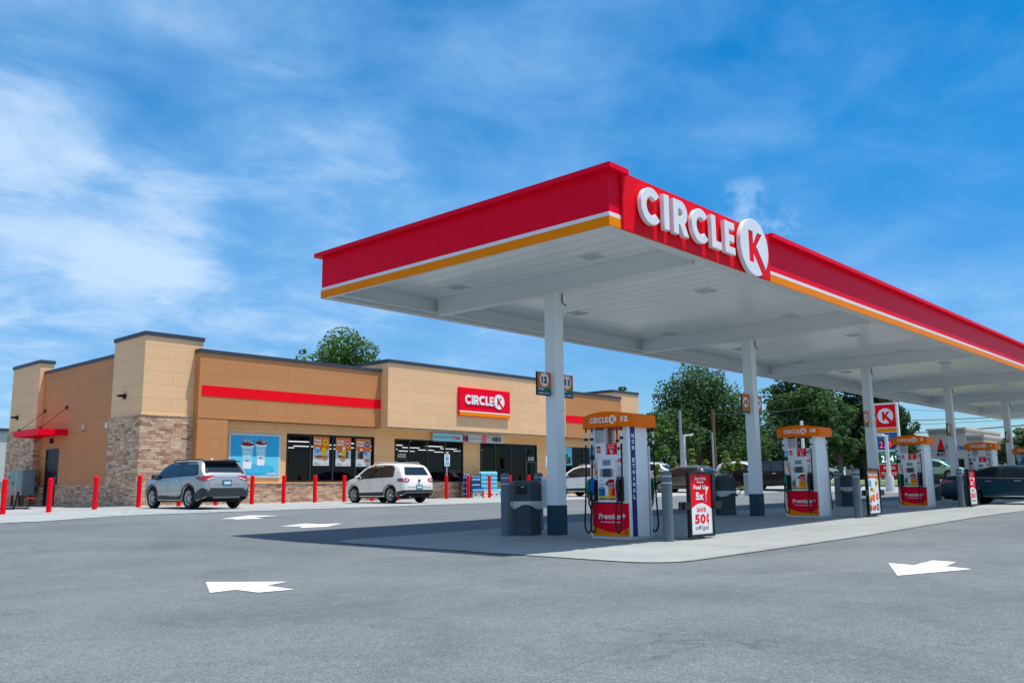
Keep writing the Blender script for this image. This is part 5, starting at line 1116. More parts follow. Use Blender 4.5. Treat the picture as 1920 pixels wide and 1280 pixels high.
    def mirror(s, x, z, mat, glass=True):
        for sg in (1, -1):
            y = sg*(s.S['W']/2-.02); X = x-s.L/2; m = MB(); m.box(X-.09, X+.09, min(y, y+sg*.24), max(y, y+sg*.24), z-.07, z+.09, mat, bev=.04); m.box(X-.02, X+.05, min(y-sg*.1, y+sg*.05), max(y-sg*.1, y+sg*.05), z-.09, z-.03, 'trim_dark'); M_ = m.build('mirror', s.T, local=True)
            m = MB(); m.box(X-.095, X-.088, min(y+sg*.05, y+sg*.21), max(y+sg*.05, y+sg*.21), z-.045, z+.06, 'chrome'); m.build('mirror_glass', M_, local=True)
    def line(s, m, pts, side, w=.008, mat='trim_dark'):
        for (a, b), (c, d) in zip(pts, pts[1:]):
            l = math.hypot(c-a, d-b) or 1; nx, ny = -(d-b)/l*w/2, (c-a)/l*w/2
            s.decal(m, [(a+nx, b+ny), (c+nx, d+ny), (c-nx, d-ny), (a-nx, b-ny)], side, mat, .003, .08)
def plate(car, x, z, y=0.0, mat='plate_blue', w=.30, parent=None):
    h = car.bvh.ray_cast(Vector((-9, y, z)), Vector((1, 0, 0)))
    X = (h[0].x if h[0] else -car.L/2)-.012; m = MB(); F = fr((X, y, z), (0, -1, 0), (-1, 0, 0)); m.box(-w/2-.02, w/2+.02, -.02, .17, -.02, 0, 'trim_dark', F); m.box(-w/2, w/2, 0, .15, 0, .004, mat, F); m.quad(-w*.38, w*.38, .045, .105, 'white', F, .006); m.build('number_plate', parent or car.T, local=True)

SUV = dict(L=4.60, W=1.86, wr=.365, ra=.43, axles=(.96, 3.65), sill=.27, tumble=.27, sm=.05,
    top=[(0, .72), (.03, .92), (.07, 1.06), (.13, 1.16), (.22, 1.24), (.46, 1.56), (.56, 1.63), (.80, 1.665), (1.5, 1.69), (2.1, 1.69), (2.7, 1.63), (2.95, 1.56), (3.62, 1.13), (3.75, 1.09), (4.25, 1.0), (4.48, .90), (4.56, .74), (4.60, .60)],
    belt=[(0, .62), (.1, 1.02), (.3, 1.10), (1.0, 1.105), (3.4, 1.02), (4.2, .92), (4.5, .80), (4.6, .55)],
    plan=[(0, .80), (.06, .885), (.2, .955), (.6, .99), (1.2, 1), (3.6, 1), (4.1, .96), (4.4, .88), (4.55, .76), (4.6, .62)],
    bot=[(0, .42), (.1, .36), (.4, .28), (4.1, .27), (4.5, .30), (4.6, .38)])
def silver_suv():
    S = dict(SUV, paint='car_silver'); x, y = 15.86, 28.8+(S['L']/2-.96)
    T = thing('parked_car', 'silver compact SUV with black arch trim parked facing the store wall', 'car', (15.86, 28.8-.96+S['L']/2, gz(15.5, 29.8)+.014), rad(90), 'cars parked in front of the store'); c = Car(S, T)
    for sd in ('L', 'R'):
        # glass: one dark band, split by pillars
        c.part('side_window', [(.50, 1.19), (.60, 1.48), (.78, 1.565), (1.62, 1.595), (1.60, 1.125), (.62, 1.145)], sd, 'car_glass', .004)
        c.part('side_window', [(1.66, 1.12), (1.68, 1.595), (2.35, 1.575), (2.72, 1.51), (3.18, 1.235), (3.38, 1.09), (3.35, 1.06)], sd, 'car_glass', .004)
        m = MB(); c.decal(m, [(.42, 1.16), (.56, 1.50), (.76, 1.60), (1.64, 1.63), (2.35, 1.61), (2.74, 1.545), (3.22, 1.25), (3.44, 1.08), (3.36, 1.035), (1.64, 1.10), (.60, 1.12)], sd, 'trim_dark', .002); m.build('window_surround', T, local=True)
        # lower cladding between the wheels, behind the rear wheel
        c.part('sill_cladding', [(1.38, .27), (3.24, .27), (3.24, .42), (2.9, .46), (1.75, .42), (1.38, .50)], sd, 'cladding', .012, .1)
        m = MB(); c.line(m, [(1.50, 1.10), (1.42, .85), (1.40, .55)], sd); c.line(m, [(2.42, 1.07), (2.42, .47)], sd); c.line(m, [(3.34, 1.03), (3.30, .50)], sd); c.line(m, [(1.38, .52), (1.75, .45), (2.9, .48), (3.24, .45)], sd); m.build('shut_lines', T, local=True)
        m = MB()
        for hx in (1.62, 2.58): c.decal(m, [(hx, .945), (hx+.20, .95), (hx+.20, .985), (hx, .98)], sd, 'chrome', .03, .05)
        m.build('door_handle', T, local=True)
        c.part('tail_lamp', [(.0, .96), (.04, 1.06), (.34, 1.105), (.58, 1.055), (.36, .985), (.10, .93)], sd, 'lamp_red', .010, .04)
    c.arches()
    m = MB(); c.decal(m, [(-.62, 1.235), (.62, 1.235), (.575, 1.555), (-.575, 1.555)], 'B', 'car_glass', .006); m.build('rear_window', T, local=True)
    m = MB(); c.decal(m, [(-.74, 1.20), (-.62, 1.20), (-.56, 1.56), (-.62, 1.56)], 'B', 'trim_dark', .004); c.decal(m, [(.74, 1.20), (.62, 1.20), (.56, 1.56), (.62, 1.56)], 'B', 'trim_dark', .004); m.build('pillar_trim', T, local=True)
    for sg in (1, -1): c.part('tail_lamp', [(sg*.42, 1.06), (sg*.48, 1.115), (sg*.80, 1.115), (sg*.88, 1.05), (sg*.86, .98), (sg*.72, .985)], 'B', 'lamp_red', .012, .04); c.part('reversing_lamp', [(sg*.44, 1.035), (sg*.72, .97), (sg*.72, 1.0), (sg*.5, 1.06)], 'B', 'lamp_clear', .016, .04)
    m = MB(); c.line(m, [(-.72, .965), (-.46, 1.06), (.46, 1.06), (.72, .965)], 'B', .03, 'chrome'); m.build('tailgate_trim', T, local=True)
    m = MB(); c.line(m, [(-.70, .96), (-.66, .70), (.66, .70), (.70, .96)], 'B', .010); c.line(m, [(-.5, .82), (.5, .82)], 'B', .006); m.build('tailgate_lines', T, local=True)
    c.part('rear_bumper', [(-.95, .40), (.95, .40), (.95, .60), (.70, .60), (.60, .69), (-.60, .69), (-.70, .60), (-.95, .60)], 'B', 'cladding', .02, .05)
    for sd in ('L', 'R'): c.part('bumper_corner', [(.0, .38), (.46, .30), (.52, .42), (.42, .56), (.12, .72), (.0, .66)], sd, 'cladding', .016, .05)
    m = MB(); m.box(-2.28, -2.25, -.5, .5, .36, .43, 'mid_grey'); m.build('bumper_insert', T, local=True)
    m = MB(); m.box(-2.02, -1.66, -.62, .62, 1.60, 1.64, 'trim_dark', bev=.015); m.build('roof_spoiler', T, local=True)
    m = MB(); m.tube([(-2.03, .0, 1.26), (-1.99, .28, 1.30), (-1.98, .42, 1.30)], .012, 'rubber', 6); m.build('rear_wiper', T, local=True)
    for sg in (1, -1): m = MB(); m.tube([(-1.75, sg*.60, 1.63), (-1.6, sg*.61, 1.685), (.2, sg*.60, 1.695), (.42, sg*.59, 1.62)], .02, 'rail_black', 8); m.build('roof_rail', T, local=True)
    m = MB(); m.lathe([(.05, 1.68), (.03, 1.73), (.01, 1.75)], 'car_silver', 8, Matrix.Translation((-1.2, 0, 0))); m.build('roof_aerial', T, local=True)
    plate(c, 0, .80); c.mirror(3.20, 1.10, 'trim_dark'); c.wheel(6)
    m = MB(); c.decal(m, [(-.62, 1.16), (.62, 1.16), (.5, 1.52), (-.5, 1.52)], 'F', 'car_glass'); m.build('windscreen', T, local=True)
    m = MB(); m.tube([(-2.2, -.55, .30), (-2.0, -.55, .30)], .04, 'gunmetal'); m.build('exhaust', T, local=True)
silver_suv()
CX = dict(L=4.43, W=1.81, wr=.345, ra=.405, axles=(.90, 3.50), sill=.26, tumble=.26, sm=.06,
    top=[(0, .70), (.03, .88), (.08, 1.02), (.16, 1.10), (.30, 1.34), (.42, 1.54), (.56, 1.60), (.9, 1.65), (1.5, 1.68), (2.0, 1.68), (2.6, 1.60), (2.85, 1.53), (3.5, 1.12), (3.65, 1.06), (4.1, .98), (4.3, .90), (4.40, .70), (4.43, .58)],
    belt=[(0, .60), (.1, .98), (.3, 1.06), (1.0, 1.07), (3.3, 1.0), (4.0, .92), (4.3, .80), (4.43, .52)],
    plan=[(0, .80), (.06, .89), (.2, .96), (.6, .99), (1.2, 1), (3.4, 1), (3.9, .96), (4.2, .88), (4.38, .76), (4.43, .62)],
    bot=[(0, .42), (.1, .34), (.4, .27), (3.9, .26), (4.3, .28), (4.43, .36)])
def round_suv(paint, loc, rz, label, detail=True, group='cars parked in front of the store', lamp=True, pl='plate_blue', spec=CX):
    S = dict(spec, paint=paint); T = thing('parked_car', label, 'car', loc, rz, group); c = Car(S, T)
    for sd in ('L', 'R'):
        c.part('side_window', [(.72, 1.12), (.74, 1.44), (.84, 1.53), (1.50, 1.565), (1.52, 1.085), (.80, 1.10)], sd, 'car_glass', .004)
        c.part('side_window', [(1.58, 1.085), (1.56, 1.57), (2.2, 1.55), (2.60, 1.47), (3.02, 1.22), (3.24, 1.05), (3.2, 1.03)], sd, 'car_glass', .004)
        c.part('window_surround', [(.68, 1.09), (.70, 1.46), (.82, 1.56), (1.55, 1.60), (2.22, 1.58), (2.62, 1.50), (3.06, 1.235), (3.3, 1.04), (3.2, 1.0), (1.5, 1.06), (.78, 1.065)], sd, 'trim_dark', .002)
        if detail:
            c.part('sill_cladding', [(1.30, .26), (3.10, .26), (3.10, .44), (1.30, .47)], sd, 'cladding', .012, .1)
            m = MB(); c.line(m, [(1.42, 1.06), (1.34, .80), (1.32, .50)], sd); c.line(m, [(2.28, 1.03), (2.28, .46)], sd); c.line(m, [(3.2, 1.0), (3.16, .46)], sd); c.line(m, [(1.3, .66), (3.1, .62)], sd, .006, 'mid_grey'); m.build('shut_lines', T, local=True)
            m = MB()
            for hx in (1.50, 2.40): c.decal(m, [(hx, .895), (hx+.20, .90), (hx+.20, .935), (hx, .93)], sd, paint, .035, .05)
            m.build('door_handle', T, local=True)
        c.part('tail_lamp', [(.03, .90), (.05, 1.0), (.26, 1.03), (.42, .98), (.40, .90), (.2, .86)], sd, 'lamp_red', .010, .04)
    if detail: c.arches('cladding', .06)
    c.part('rear_window', [(-.60, 1.15), (.60, 1.15), (.64, 1.20), (.53, 1.49), (-.53, 1.49), (-.64, 1.20)], 'B', 'car_glass', .006)
    for sg in (1, -1):
        o = arc(sg*.66, .95, .16, .085, 0, 360, 18)[:-1]; c.part('tail_lamp', o, 'B', 'lamp_red', .014, .035)
        if detail:
            m = MB(); c.decal(m, arc(sg*.64, .945, .05, .045, 0, 360, 12)[:-1], 'B', 'lamp_clear', .02, .03); c.decal(m, arc(sg*.76, .945, .035, .035, 0, 360, 12)[:-1], 'B', 'lamp_clear', .02, .03); m.build('reversing_lamp', T, local=True)
    if detail:
        m = MB(); c.line(m, [(-.66, .86), (-.6, .66), (.6, .66), (.66, .86)], 'B', .009); m.build('tailgate_lines', T, local=True)
        c.part('rear_bumper', [(-.95, .36), (.95, .36), (.95, .52), (.6, .54), (-.6, .54), (-.95, .52)], 'B', 'cladding', .016, .05)
        for sd in ('L', 'R'): c.part('bumper_corner', [(.0, .34), (.44, .28), (.46, .46), (.12, .52), (.0, .52)], sd, 'cladding', .014, .05)
        m = MB(); F = fr((-4.43/2+.005, 0, .93), (0, -1, 0), (-1, 0, 0)); m.lathe([(.055, -.02), (.055, .02), (.045, .025), (.001, .025)], 'gunmetal', 16, F, caps=False); m.build('round_badge', T, local=True)
        for sg in (1, -1): m = MB(); m.tube([(-1.5, sg*.58, 1.62), (-1.38, sg*.59, 1.70), (.0, sg*.58, 1.72), (.28, sg*.57, 1.64)], .016, 'alloy', 8); m.build('roof_rail', T, local=True)
        m = MB(); m.tube([(-1.42, 0, 1.66), (-1.72, 0, 2.0)], .006, 'rubber', 5); m.build('roof_aerial', T, local=True)
        plate(c, 0, .58, mat=pl)
        m = MB(); m.tube([(-2.14, .45, .27), (-1.9, .45, .27)], .035, 'chrome'); m.build('exhaust', T, local=True)
    c.mirror(3.04, 1.06, paint); c.wheel(5)
    c.part('windscreen', [(-.6, 1.14), (.6, 1.14), (.48, 1.48), (-.48, 1.48)], 'F', 'car_glass')
    m = MB()
    for sg in (1, -1): c.decal(m, [(sg*.45, .74), (sg*.75, .78), (sg*.75, .88), (sg*.5, .86)], 'F', 'lamp_clear', .01, .05)
    m.build('headlight', T, local=True)
    return T
def park(paint, x, yrear_axle, label, **k):
    return round_suv(paint, (x, yrear_axle-.90+4.43/2, gz(x-.4, yrear_axle+1)+.014), rad(90), label, **k)
cream = park('car_cream', 24.45, 28.3, 'cream white compact SUV with round red tail lamps parked by the store doors'); cream.scale = (.93, .99, .985); cream.location.y += .12
park('car_white', 38.9, 28.7, 'white crossover seen between the first column and pump 12')
def lot(paint, x, y, rz, label, **k): return round_suv(paint, (x, y, gz(x, y)+.014), rz, label, group='cars in the rear lot under the trees', **k)
lot('car_taupe', 50.9, 31.4, rad(90), 'grey brown SUV behind the large Fuel Up sign', spec=dict(CX, L=4.43))
lot('car_white', 60.2, 39.6, rad(-90), 'white SUV with red tail lamp behind the grey brown SUV')
lot('car_white', 60.5, 32.0, rad(-90), 'white car between the grey brown SUV and the black pickup')
lot('car_white', 74.5, 33.1, rad(-60), 'small white car in front of the beige shops')
lot('car_mint', 80, 24.6, rad(-90), 'pale green car behind pump 8 in front of the beige shops')
VAN = lot('car_blue', 45.2, 8.15, rad(-90), 'blue van partly hidden by the sedan at the farthest pump', spec=dict(CX, top=[(a, b*1.14 if b > 1.2 else b) for a, b in CX['top']])); VAN.scale = (1, 1, 1.12)
SED = dict(L=4.85, W=1.83, wr=.335, ra=.385, axles=(1.05, 3.85), sill=.23, tumble=.42, sm=.10,
    top=[(0, .60), (.03, .86), (.10, 1.0), (.18, 1.06), (.55, 1.10), (.80, 1.145), (1.55, 1.40), (1.9, 1.45), (2.4, 1.47), (2.9, 1.42), (3.75, 1.06), (3.95, 1.0), (4.5, .90), (4.72, .80), (4.82, .62), (4.85, .5)],
    belt=[(0, .55), (.12, .92), (.5, .98), (1.2, .99), (3.6, .92), (4.4, .83), (4.75, .70), (4.85, .46)],
    plan=[(0, .76), (.08, .87), (.3, .94), (.8, .985), (1.4, 1), (3.6, 1), (4.2, .95), (4.6, .85), (4.8, .72), (4.85, .6)],
    bot=[(0, .40), (.1, .30), (.5, .24), (4.3, .23), (4.7, .24), (4.85, .30)])
def sedan():
    S = dict(SED, paint='car_teal'); T = thing('sedan', 'dark teal sedan facing right at the pumps near the right picture edge', 'car', (34.25, 10.26-S['L']/2, gz(34, 8.5)+.004), rad(-90)); c = Car(S, T)
    for sd in ('L', 'R'):
        c.part('side_window', [(1.10, 1.06), (1.40, 1.24), (1.75, 1.345), (2.02, 1.37), (2.0, 1.005), (1.16, 1.035)], sd, 'tinted_glass', .004)
        c.part('side_window', [(2.07, 1.00), (2.09, 1.375), (2.5, 1.375), (2.85, 1.33), (3.30, 1.13), (3.55, 1.0), (3.5, .965)], sd, 'tinted_glass', .004)
        c.part('window_surround', [(.98, 1.04), (1.36, 1.265), (1.74, 1.375), (2.1, 1.405), (2.5, 1.402), (2.88, 1.355), (3.34, 1.15), (3.64, .99), (3.52, .945), (2.0, .985), (1.12, 1.015)], sd, 'trim_dark', .002)
        m = MB(); c.line(m, [(.98, 1.02), (2.0, .983), (3.55, .94)], sd, .016, 'chrome'); c.line(m, [(1.45, .32), (3.4, .30)], sd, .022, 'chrome'); m.build('chrome_trim', T, local=True)
        m = MB(); c.line(m, [(1.55, 1.0), (1.48, .75), (1.44, .36)], sd); c.line(m, [(2.33, .98), (2.33, .32)], sd); c.line(m, [(3.5, .93), (3.5, .33)], sd); m.build('shut_lines', T, local=True)
        m = MB()
        for hx in (1.55, 2.45): c.decal(m, [(hx, .855), (hx+.21, .85), (hx+.21, .885), (hx, .89)], sd, 'chrome', .03, .05)
        m.build('door_handle', T, local=True)
        c.part('tail_lamp', [(.03, .80), (.07, .93), (.22, .965), (.62, .90), (.50, .85), (.2, .80)], sd, 'lamp_red', .008, .04)
        c.part('headlight', [(4.3, .66), (4.25, .74), (4.6, .74), (4.72, .66)], sd, 'lamp_clear', .008, .05)
        c.part('rear_bumper', [(.02, .34), (.6, .25), (.66, .36), (.3, .40), (.05, .44)], sd, 'trim_dark', .006, .06)
    c.part('rear_window', [(-.5, 1.15), (.5, 1.15), (.42, 1.37), (-.42, 1.37)], 'B', 'tinted_glass'); c.part('windscreen', [(-.6, 1.08), (.6, 1.08), (.45, 1.38), (-.45, 1.38)], 'F', 'tinted_glass')
    for sg in (1, -1): c.part('tail_lamp', [(sg*.35, .82), (sg*.4, .93), (sg*.74, .94), (sg*.76, .82)], 'B', 'lamp_red', .01, .05)
    T.scale = (1, 1, .90)
    plate(c, 0, .62); c.mirror(3.42, .99, 'car_teal'); c.wheel(5, 'gunmetal')
sedan()
PK = dict(L=5.85, W=1.98, wr=.395, ra=.46, axles=(1.30, 4.85), sill=.36, tumble=.26, sm=.04,
    top=[(0, .98), (.04, 1.24), (.1, 1.28), (1.95, 1.30), (1.99, 1.32), (2.06, 1.75), (2.15, 1.86), (2.5, 1.90), (3.5, 1.90), (3.75, 1.84), (4.35, 1.33), (4.5, 1.28), (5.5, 1.20), (5.72, 1.08), (5.82, .8), (5.85, .6)],
    belt=[(0, .9), (.1, 1.22), (1.9, 1.24), (4.3, 1.2), (5.5, 1.10), (5.85, .55)],
    plan=[(0, .92), (.1, .97), (.5, 1), (5.0, 1), (5.5, .95), (5.75, .88), (5.85, .78)], bot=[(0, .52), (.4, .42), (.8, .38), (5.4, .36), (5.85, .42)])
def pickup():
    S = dict(PK, paint='car_black'); T = thing('pickup_truck', 'black pickup truck parked behind the second canopy column', 'truck', (55.3, 29.9-S['L']/2, gz(55, 27)+.014), rad(-90)); c = Car(S, T)
    for sd in ('L', 'R'):
        c.part('side_window', [(2.12, 1.27), (2.17, 1.72), (2.9, 1.78), (2.9, 1.25)], sd, 'car_glass', .004); c.part('side_window', [(2.97, 1.25), (2.97, 1.78), (3.55, 1.77), (4.12, 1.33), (4.08, 1.23)], sd, 'car_glass', .004)
        m = MB(); c.line(m, [(2.02, 1.28), (2.02, .42)], sd, .012); c.line(m, [(2.92, 1.22), (2.92, .42)], sd); c.line(m, [(4.15, 1.2), (4.15, .45)], sd); m.build('shut_lines', T, local=True)
        m = MB()
        for hx in (2.2, 3.1): c.decal(m, [(hx, 1.07), (hx+.22, 1.07), (hx+.22, 1.11), (hx, 1.11)], sd, 'chrome', .03, .06)
        m.build('door_handle', T, local=True)
        c.part('tail_lamp', [(.0, .88), (.0, 1.2), (.16, 1.2), (.16, .88)], sd, 'lamp_red', .008, .05)
        m = MB(); s_ = 1 if sd == 'L' else -1; m.tube([(-.9, s_*.98, .38), (1.35, s_*.98, .38)], .05, 'rubber', 8); m.build('running_board', T, local=True)
    m = MB(); m.box(-2.85, -.95, -.80, .80, 1.295, 1.31, 'trim_dark'); m.build('bed_cover', T, local=True)
    m = MB()
    for sg in (1, -1): m.box(-2.85, -.95, sg*.83-.04, sg*.83+.04, 1.28, 1.335, 'trim_dark', bev=.01)
    m.build('bed_rail', T, local=True)
    c.part('rear_window', [(-.6, 1.42), (.6, 1.42), (.55, 1.74), (-.55, 1.74)], 'B', 'car_glass'); c.part('windscreen', [(-.65, 1.36), (.65, 1.36), (.5, 1.78), (-.5, 1.78)], 'F', 'car_glass')
    plate(c, 0, .75); c.mirror(4.05, 1.32, 'car_black'); c.wheel(6, 'alloy')
pickup()
# ------------------------------------------------------------------ trees
def rvec(r):
    while True:
        v = Vector((r.uniform(-1, 1), r.uniform(-1, 1), r.uniform(-1, 1)))
        if .05 < v.length < 1: return v
def tree(name, label, x, y, h, w, leaf, seed, trunk_r=.3, base=.18, clumps=60, leaves=190, lsize=.26, cat='tree', group=None, shape='round', sparse=0.0):
    clumps = int(clumps*1.25); r = random.Random(seed); z = gz(x, y)-.1; T = thing(name, label, cat, (x, y, z), 0, group)
    cr_h = h*(1-base); cz = h*base+cr_h*.5; C = []
    LB = []
    while len(LB) < 9:
        q = rvec(r)
        if q.length > .45 or len(LB) < 2: LB.append((Vector((q.x, q.y, q.z*.9))*.62, r.uniform(.30, .46)))
    LB.append((Vector((r.uniform(-.15, .15), r.uniform(-.15, .15), .60)), .36)); pts = []
    if shape == 'round':
        while len(pts) < clumps:
            c_, q_ = r.choice(LB); v = rvec(r)
            if v.length < .5 and r.random() < .75: continue
            pts.append(c_+v*q_)
        lo = Vector([min(p[i] for p in pts) for i in range(3)]); hi = Vector([max(p[i] for p in pts) for i in range(3)])
    n = 0
    while len(C) < clumps:
        v = rvec(r)
        if shape == 'round':
            p = pts[len(C)]; s = w*r.uniform(.075, .145)
            p = Vector(((p.x-(lo.x+hi.x)/2)/(hi.x-lo.x)*w*.88, (p.y-(lo.y+hi.y)/2)/(hi.y-lo.y)*w*.88, h*base+(p.z-lo.z)/(hi.z-lo.z)*cr_h*.95))
        else:
            t = (r.random())**1.4; a = r.uniform(0, 2*math.pi); q = r.random()**.5*w/2*(1-t*.93); p = Vector((q*math.cos(a), q*math.sin(a), h*base+cr_h*t)); s = w*.16*(1-.5*t)
        C.append((p, s))
    m = MB(); top = Vector((r.uniform(-.03, .03)*h, r.uniform(-.03, .03)*h, h*(base+.45*(1-base)))); P = [Vector((0, 0, -.2)), Vector((0, 0, h*base*.5))+rvec(r)*.04*trunk_r, top*.6, top]
    m.tube([tuple(p) for p in P], [trunk_r*1.25, trunk_r, trunk_r*.75, trunk_r*.4], 'bark', 8)
    limbs = []
    for (p, s) in C[:max(8, clumps//3)] if shape == 'round' else C[:6]:
        t = r.uniform(.35, .95); a = P[1].lerp(top, t) if shape == 'round' else Vector((0, 0, max(.2, p.z-.3))); mid = a.lerp(p, .5)+Vector((0, 0, -.06*w+r.uniform(0, .1)*w))
        rr = trunk_r*r.uniform(.2, .38); m.tube([tuple(a), tuple(mid), tuple(p)], [rr, rr*.6, rr*.15], 'bark', 5)
    m.build('trunk', T, local=True)
    vs = []; fs = []
    for (p, s) in C:
        nl = int(leaves*(s/(w*.12))**2*r.uniform(.7, 1.25)*(1-sparse*r.random()))
        up = r.uniform(.6, .95)
        for _ in range(nl):
            v = rvec(r); v = v.normalized()*(v.length**.45)
            c = p+Vector((v.x*s*1.25, v.y*s*1.25, v.z*s*up))
            d = rvec(r).normalized(); d.z = d.z*.7-.15; n_ = (v*.6+rvec(r)*.9+Vector((0, 0, .35))).normalized(); a = d.cross(n_)
            if a.length < .05: continue
            a.normalize(); b = n_.cross(a); l = lsize*r.uniform(.6, 1.25)
            k = len(vs); vs += [tuple(c-b*l*.55), tuple(c+a*l*.34-b*l*.05), tuple(c+b*l*.6), tuple(c-a*l*.34-b*l*.05)]; fs.append((k, k+1, k+2, k+3))
    m = MB(); m.add(vs, fs, leaf); m.build('crown', T, local=True); return T
def at(px_, r):    # azimuth of an image column on the horizon -> ground point at range r
    a = YAW-math.atan((px_-960)/1648.5); return r*math.cos(a), r*math.sin(a)
G1 = 'trees behind the fuel station'
def tr(px_, r, top, wpx, label, leaf, seed, base=.15, **k):
    x, y = at(px_, r); g = gz(x, y); hz = 914-.0105*(px_-800)
    rr = r*math.cos(math.atan((px_-960)/1648.5)); h = (hz-top)/1648.5*rr*1.0+1-g
    tree('broadleaf_tree', label, x, y, h, wpx/1648.5*rr, leaf, seed, base=base, group=G1, **k)
tr(1306, 105, 690, 225, 'largest dark oak tree standing behind pump 12 and its sign', 'leaf_oak', 3, base=.16, clumps=150, leaves=170, lsize=.34, trunk_r=.55, sparse=.2)
tr(1222, 92, 770, 70, 'small lighter tree just right of pump 12 behind the cars', 'leaf_maple', 4, base=.1, clumps=45, leaves=150)
tr(1163, 88, 722, 74, 'tree top peeking over the right end pillar of the store', 'leaf_oak', 5, base=.2, clumps=50, leaves=150, lsize=.3)
tr(634, 88, 620, 200, 'bushy green tree rising behind the store roof left of the centre block', 'leaf_maple', 6, base=.25, clumps=130, leaves=190, lsize=.34, trunk_r=.4)
tr(556, 86, 648, 60, 'thin leaved tree at the left flank of the tree behind the store roof', 'leaf_oak', 16, base=.3, clumps=40, leaves=70, lsize=.3, sparse=.5)
tr(1505, 92, 694, 150, 'tall tree with bare dead branches above pump 10', 'leaf_oak', 7, base=.15, clumps=95, leaves=170, lsize=.34, trunk_r=.45)
tr(1618, 96, 700, 150, 'tall broad tree behind the pylon price sign', 'leaf_dark', 8, base=.2, clumps=100, leaves=190, lsize=.36, trunk_r=.45)
tr(1440, 112, 770, 130, 'rounded lower tree left of pump 10', 'leaf_oak', 9, base=.05, clumps=70, leaves=170, lsize=.32)
tr(1390, 118, 792, 120, 'dark dense tree behind the second canopy column', 'leaf_dark', 10, base=.03, clumps=70, leaves=170, lsize=.34)
tr(1270, 122, 800, 110, 'dark low tree behind the light pole near pump 12', 'leaf_dark', 11, base=.03, clumps=60, leaves=170, lsize=.34)
tr(1340, 125, 800, 110, 'dark low tree behind the wooden utility pole', 'leaf_dark', 12, base=.03, clumps=60, leaves=170, lsize=.34)
tr(1500, 110, 800, 130, 'dark low tree behind pump 10', 'leaf_dark', 13, base=.03, clumps=70, leaves=170, lsize=.34)
tr(1566, 82, 800, 58, 'narrow tree with several trunks in front of the beige shops', 'leaf_oak', 14, base=.32, clumps=45, leaves=140, lsize=.26)
tr(1676, 108, 770, 70, 'leafy tree right of the pylon price sign', 'leaf_oak', 15, base=.25, clumps=50, leaves=160, lsize=.3)
tr(1912, 80, 797, 96, 'rounded tree with pale flecked leaves at the right picture edge', 'leaf_pale', 17, base=.08, clumps=60, leaves=200, lsize=.26)
tr(1846, 125, 812, 46, 'small light tree above the shop roof beside the last columns', 'leaf_maple', 18, base=.2, clumps=24, leaves=100, lsize=.3, sparse=.4)
G2 = 'young conifers along the rear lot'
for i, (p, top, w, lb) in enumerate(((1257, 850, 26, 'thin scruffy young conifer left of the light pole'), (1292, 838, 34, 'pointed yellow green conifer right of the white light pole'), (1318, 862, 34, 'short bushy conifer between the two light poles'), (1356, 846, 42, 'tall yellow green conifer right of the wooden pole'), (1378, 858, 30, 'small conifer leaning at the right of the tall conifer'), (1437, 860, 20, 'small bright conifer behind the second canopy column'), (1228, 868, 30, 'low bushy conifer just right of pump 12'), (1493, 846, 26, 'small bright conifer seen through the opening of pump 10'))):
    r_ = 64+(i % 3)*1.2; x, y = at(p, r_); g = gz(x, y); h = (914-.0105*(p-800)-top)/1648.5*r_*.97+1-g
    tree('young_conifer', lb, x, y, h, w/1648.5*r_*1.05, 'leaf_shrub', 40+i, trunk_r=.05, base=.05, clumps=46, leaves=60, lsize=.15, cat='shrub', group=G2, shape='cone')
# ------------------------------------------------------------------ poles and wires
def pole(name, label, px_, r, top, rad_, mat, arm=None, cat='pole', base=None):
    x, y = at(px_, r); g = gz(x, y); rr = r*math.cos(math.atan((px_-960)/1648.5)); zt = (914-.0105*(px_-800)-top)/1648.5*rr+1
    T = thing(name, label, cat, (x, y, g)); m = MB(); m.tube([(x, y, g-.2), (x, y, zt)], [rad_*1.15, rad_], mat, 10); m.build('pole', T)
    if base: m = MB(); m.lathe([(base[0], -.1), (base[0], base[1]*.75), (base[0]*.8, base[1]), (.0, base[1])], 'pale_grey', 16, Matrix.Translation((x, y, g))); m.build('pole_base', T)
    if arm:
        ux, uy = math.sin(YAW), -math.cos(YAW); m = MB(); q = arm
        m.tube([(x, y, zt-.04), (x+ux*q, y+uy*q, zt-.02)], .06, mat, 8); m.box(min(x+ux*q*.5, x+ux*q)-.1, max(x+ux*q*.5, x+ux*q)+.1, min(y+uy*q*.5, y+uy*q)-.1, max(y+uy*q*.5, y+uy*q)+.1, zt-.04, zt+.08, mat, bev=.02); m.build('lamp_head', T)
    return (x, y, zt)
a0 = pole('street_lamp', 'white L shaped street lamp in front of the big oak', 1279, 66, 817, .10, 'white', .55, 'street lamp')
pole('steel_pole', 'slim grey steel pole left of the white street lamp', 1273, 72, 772, .10, 'steel_pole')
w0 = pole('utility_pole', 'brown wooden utility pole in front of the big oak', 1335, 74, 768, .13, 'wood_pole')
pole('steel_pole', 'short pale steel pole beside the wooden utility pole', 1332, 70, 812, .07, 'steel_pole')
pole('street_lamp', 'white street lamp on a round base in front of the pylon sign', 1656, 60.5, 817, .11, 'white', -.5, 'street lamp', base=(.27, 1.0))
pole('steel_pole', 'white pole seen through the opening of pump 10', 1500, 70, 790, .11, 'white')
